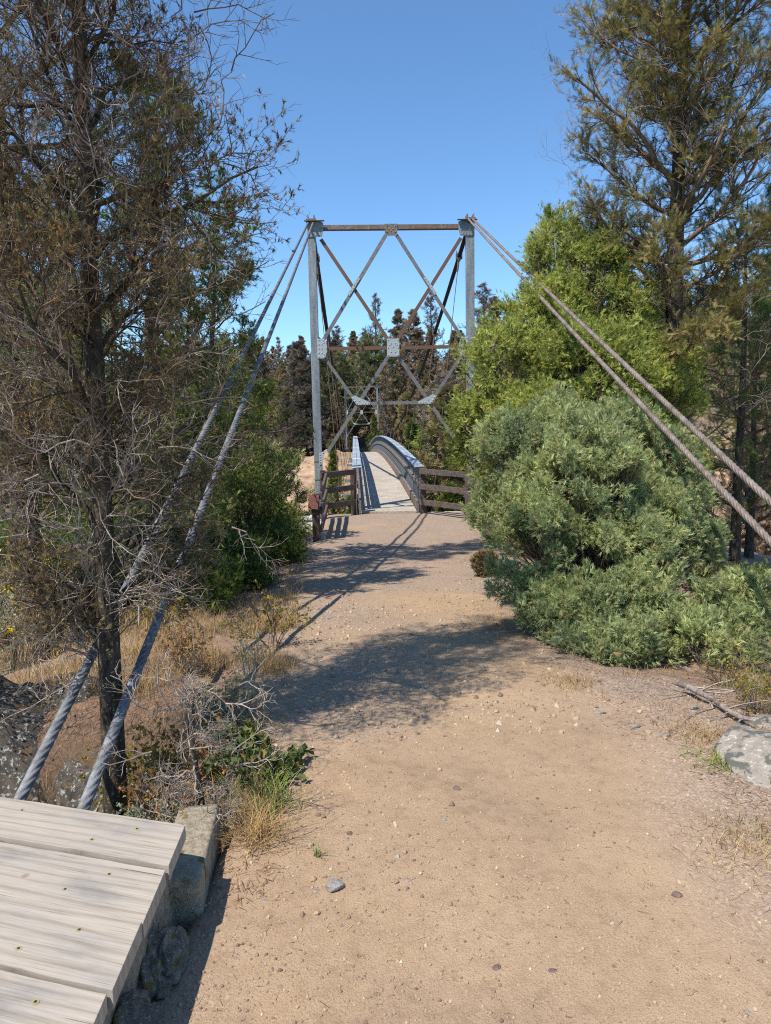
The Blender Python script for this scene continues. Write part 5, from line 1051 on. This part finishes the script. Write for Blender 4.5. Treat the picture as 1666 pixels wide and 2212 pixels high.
tuft('small green sprout standing alone in the dirt above the grey stone', 690, 1850, 18, 0.05, M['grass'], 5, 0.8, 0.004, 0.012)
tuft('dry orange grass tuft at the right edge near the bottom', 1640, 1830, 420, 0.07, M['straw'], 6, 1.3, 0.003, 0.13)
tuft('dry grass tuft beside the flat boulder', 1520, 1590, 260, 0.08, M['straw'], 7, 1.1, 0.003, 0.09)
tuft('green and brown weed patch below the flat boulder', 1560, 1650, 200, 0.05, M['grass'], 8, 1.3, 0.005, 0.07)
tuft('tuft of pale grass at the foot of the bush', 1230, 1478, 200, 0.09, M['straw'], 9, 1.1, 0.003, 0.09)
tuft('green grass strip at the far right edge', 1650, 1500, 200, 0.12, M['grass'], 10, 0.9, 0.005, 0.12)
# grass on the rock
rng = np.random.default_rng(91); X = -3.5 + 2.1 * rng.random(4200); Y = 4.3 + 1.5 * rng.random(4200); o = blades('dry_grass', X, Y, 0.10, M['straw'], rng, 0.9, 0.004, z=0.12 + 0.0 * X - 0.12 * (X + 2.6) ** 2 * 1.2); tag(o, 'dry grass covering the top of the dark outcrop', 'grass', kind='stuff')
# fallen log at the right verge
lg = empty('fallen_log', tuple(onpath_px(1470, 1490))); tag(lg, 'thin fallen log with peeling pale bark lying past the right verge', 'log')
a_, b_ = onpath_px(1450, 1490), onpath_px(1630, 1575); t = np.linspace(0, 1, 9)[:, None]; pl = a_ + (b_ - a_) * t; pl[:, 2] = terrain(pl[:, 0], pl[:, 1]) + 0.045 + 0.012 * np.sin(t[:, 0] * 6)
V, F = tubes(pl[None], ((0.017 + 0.004 * np.sin(t[:, 0] * 8)) * np.array([0.05, .9, 1, 1, 1, 1, 1, .8, .05]))[None], 10); mk('stem', V, F, M['bark_log'], lg, smooth=True)
P2, R2 = spawn(np.random.default_rng(4), pl[None], np.full((1, 9), 0.02), 9, 0.1, 0.9, 0.4, 0.9, 6, 0.1, 0.3, 0.4); V, F = tubes(P2, R2, 4); mk('branch_stubs', V, F, M['twig'], lg)
shrub('low_shrub', 'sparse dark shrub with lime yellow leaves behind the fallen log', 'shrub', 101, gnd(1560, 1480), 16, 0.35, 1.0, M['twig_brown'], M['yleaf'], 1, 0.018, n2=5, n3=2, r=0.003)
shrub('low_shrub', 'tangled grey shrub with yellow flowers at the right edge beside the log', 'shrub', 102, gnd(1640, 1540), 24, 0.3, 1.1, M['twig_brown'], M['yleaf'], 2, 0.014, n2=6, n3=3, r=0.002)

# ------------------------------------------------------------------ far forest
FARP2 = [sprig_fir(np.random.default_rng(k), 4, 0.13) for k in range(4)]
def far_tree(seed, H, R, leafm, barkm, nl, n2, nsp, ssp, t0=0.1, shape='cone', el0=-0.1, dens=1.0):
    prof = (lambda t: 1.05 * (1 - t) ** 0.8 + 0.06) if shape == 'cone' else (lambda t: 0.35 + 0.85 * math.sin(min(0.35 + t * 2.5, 2.95)))
    return conifer(seed, H, 0.018 * H + 0.03, prof, nl, t0, R, lambda t: el0 + 0.7 * t, barkm, leafm, n2=n2, n3=3, lr_=0.45, L2=0.42, L3=0.25, nsp=nsp, ssp=ssp, protos=FARP2, base=(0, 0, 0), label='x', name='conifer', sides=(6, 3, 3, 3), wig=0.3, planar=0.5, trunk_wob=0.08, upsweep=0.05)
protos = {
 'brown': [far_tree(200 + k, 11, 2.3, M['far_brown'], M['bark_fir'], 84, 9, 4, 0.27, 0.12) for k in range(3)],
 'olive': [far_tree(210 + k, 10, 2.1, M['far_olive'], M['bark_fir'], 84, 9, 4, 0.27, 0.1) for k in range(2)],
 'bare': [far_tree(220 + k, 11, 2.2, M['far_brown'], M['bark_fir'], 62, 9, 1, 0.25, 0.15) for k in range(3)],
 'green': [far_tree(230 + k, 9, 2.3, M['far_green'], M['bark_fir'], 64, 9, 5, 0.28, 0.15, 'round', 0.2) for k in range(2)],
 'bright': [far_tree(240 + k, 5, 1.1, M['far_bright'], M['bark_fir'], 60, 8, 4, 0.16, 0.04, 'cone', 0.7) for k in range(2)],
}
used = set(); NT = [0]
DESC = {'brown': 'scorched brown conifer', 'olive': 'olive brown conifer', 'bare': 'bare burnt conifer', 'green': 'full green conifer', 'bright': 'bright green conifer'}
def far_copy(kind, x, y, h, rz, zone, label=None):
    i = int(abs(x * 13 + y * 7)) % len(protos[kind]); p = protos[kind][i]
    c = p if p.name not in used else copy_tree(p); used.add(p.name)
    H = {'brown': 11, 'olive': 10, 'bare': 11, 'green': 9, 'bright': 5}[kind]; s = h / H
    c.location = (x, y, tz(x, y) - 0.2); c.rotation_euler = (random.gauss(0, .03), random.gauss(0, .03), rz); c.scale = (s * random.uniform(0.8, 1.3), s * random.uniform(0.8, 1.3), s)
    lb = label or f'{DESC[kind]} {zone}'; c['label'] = lb; c['category'] = 'tree'; c['group'] = (DESC[kind] + 's ' + zone) if not label else 'single far trees by the bridge'; NT[0] += 1
random.seed(4)
# singled-out far trees seen through the tower
def by_px(kind, x, ytop, Y, label=None, zone='', h=None):
    p = Pt(x, ytop, Y); z = tz(p[0], Y); far_copy(kind, p[0], Y, max(p[2] - z, 2.0) if h is None else h, random.random() * 6.28, zone, label)
by_px('bare', 806, 632, 128, 'tall bare topped conifer on the skyline between the two left braces of the tower')
by_px('brown', 850, 668, 124, 'pointed conifer on the skyline just right of the tallest middle one')
by_px('bare', 935, 628, 122, 'tall bare topped conifer on the skyline right of the tower centre plate')
by_px('brown', 905, 668, 118, 'bushy brown conifer on the skyline above the centre plate of the tower')
by_px('bare', 1050, 612, 120, 'tallest bare topped conifer right of the tower, on the skyline')
by_px('brown', 1078, 640, 112, 'brown conifer on the skyline touching the big yellow green juniper')
by_px('bare', 733, 700, 128, 'thin bare conifer on the skyline beside the left tower leg')
by_px('green', 708, 782, 92, 'large round green pine on the bank between left tower leg and footbridge')
by_px('green', 745, 800, 104, 'green pine behind the far tower at its left')
by_px('green', 808, 745, 108, 'dense green pine above the far tower')
by_px('brown', 655, 735, 86, 'brown conifer on the bank just left of the left tower leg')
by_px('bright', 720, 948, 66, 'small bright green conifer on the rocky bank beside the left tower leg')
by_px('bright', 808, 892, 82, 'narrow bright green conifer beside the far end of the footbridge')
by_px('bare', 940, 800, 30, 'dark bare trunked conifer below the right handrail, nearest in the gorge')
by_px('bright', 900, 905, 46, 'bright green conifer in the gorge behind the right handrail')
by_px('bright', 985, 1035, 25, 'green juniper low in the gorge behind the right fence')
by_px('bright', 738, 1058, 23, 'green juniper low in the gorge behind the left fence')
by_px('olive', 893, 850, 52, 'olive conifer in the gorge seen over the bend of the handrail')
by_px('olive', 985, 830, 36, 'brown olive conifer beside the bridge under the right tower leg')
def zone_of(x, y):
    u = x / y; row = 'at the foot of ' if y < 98 else 'halfway up ' if y < 125 else 'atop '
    if y < 80: return 'down in the gorge at the far left' if u < -0.135 else 'in the gorge right of the handrail' if u < 0.14 else 'down in the gorge behind the junipers'
    return row + ('the slopes far left' if u < -0.135 else 'the slope left of far tower' if u < -0.02 else 'the slope right of far tower' if u < 0.11 else 'the hill behind the juniper' if u < 0.4 else 'the hill at the far right')
rng = np.random.default_rng(17); pts = []
def scatter(n, yr, ur, dmin, kinds, hs, avoid=None):
    c = 0; tries = 0
    while c < n and tries < n * 60:
        tries += 1; y = yr[0] + (yr[1] - yr[0]) * rng.random(); u = ur[0] + (ur[1] - ur[0]) * rng.random(); x = u * y
        if any((x - a) ** 2 + (y - b) ** 2 < dmin * dmin for a, b in pts): continue
        if abs(x - cx(y)) < 2.6 and y < 95: continue
        if avoid and avoid(x, y): continue
        pts.append((x, y)); k = kinds[int(rng.random() * len(kinds))]; far_copy(k, x, y, hs[0] + (hs[1] - hs[0]) * rng.random(), rng.random() * 6.28, zone_of(x, y)); c += 1
scatter(10, (84, 96), (-0.15, -0.05), 2.4, ['brown', 'olive', 'green', 'bright'], (5, 9))
clear = lambda x, y: (-13 < x - cx(y) < -2.0 and y < 92) or (x / y > -0.16 and x / y < -0.06 and y < 90 and y > 40)
scatter(44, (88, 105), (-0.16, 0.16), 3.0, ['brown', 'brown', 'olive', 'olive', 'bright', 'bare', 'brown'], (7, 11), lambda x, y: abs(x + 2.4) < 2.5)
scatter(84, (105, 172), (-0.2, 0.2), 3.6, ['brown', 'brown', 'bare', 'brown', 'olive', 'bare'], (8.5, 13))
scatter(60, (90, 190), (0.18, 0.62), 5.5, ['brown', 'brown', 'bare', 'olive', 'green'], (8, 12))
scatter(34, (60, 190), (-0.62, -0.2), 5.5, ['green', 'brown', 'olive', 'green', 'bare'], (8, 12))
scatter(26, (26, 78), (0.05, 0.14), 3.4, ['brown', 'olive', 'bright', 'brown', 'olive'], (8, 13))
scatter(16, (30, 80), (0.14, 0.6), 5, ['brown', 'olive', 'green'], (8, 13))
scatter(18, (24, 60), (-0.6, -0.16), 4.5, ['green', 'brown', 'green', 'olive'], (9, 14))
for k in protos:
    for p in protos[k]:
        if p.name not in used: far_copy(k, 60 + 5 * len(used), 150, 10, 0, zone_of(60, 150))
print('far trees', NT[0])


# every far tree gets its place in the row it stands in, counted from the left as seen from the path
ORD = 'first second third fourth fifth sixth seventh eighth ninth tenth eleventh twelfth thirteenth fourteenth fifteenth sixteenth seventeenth eighteenth nineteenth twentieth'.split()
rows = {}
for o in bpy.data.objects:
    if o.parent is None and o.get('category') == 'tree' and o.get('label') and o.get('group') and 'single far' not in o['group']: rows.setdefault(o['label'], []).append(o)
for lb, os_ in rows.items():
    if len(os_) < 2: continue
    os_.sort(key=lambda q: q.location.x / q.location.y)
    for i, o in enumerate(os_):
        w = 'leftmost' if i == 0 else 'rightmost' if i == len(os_) - 1 else (ORD[i] if i < 20 else str(i + 1) + 'th') + ' from left'
        o['label'] = lb + ', ' + w
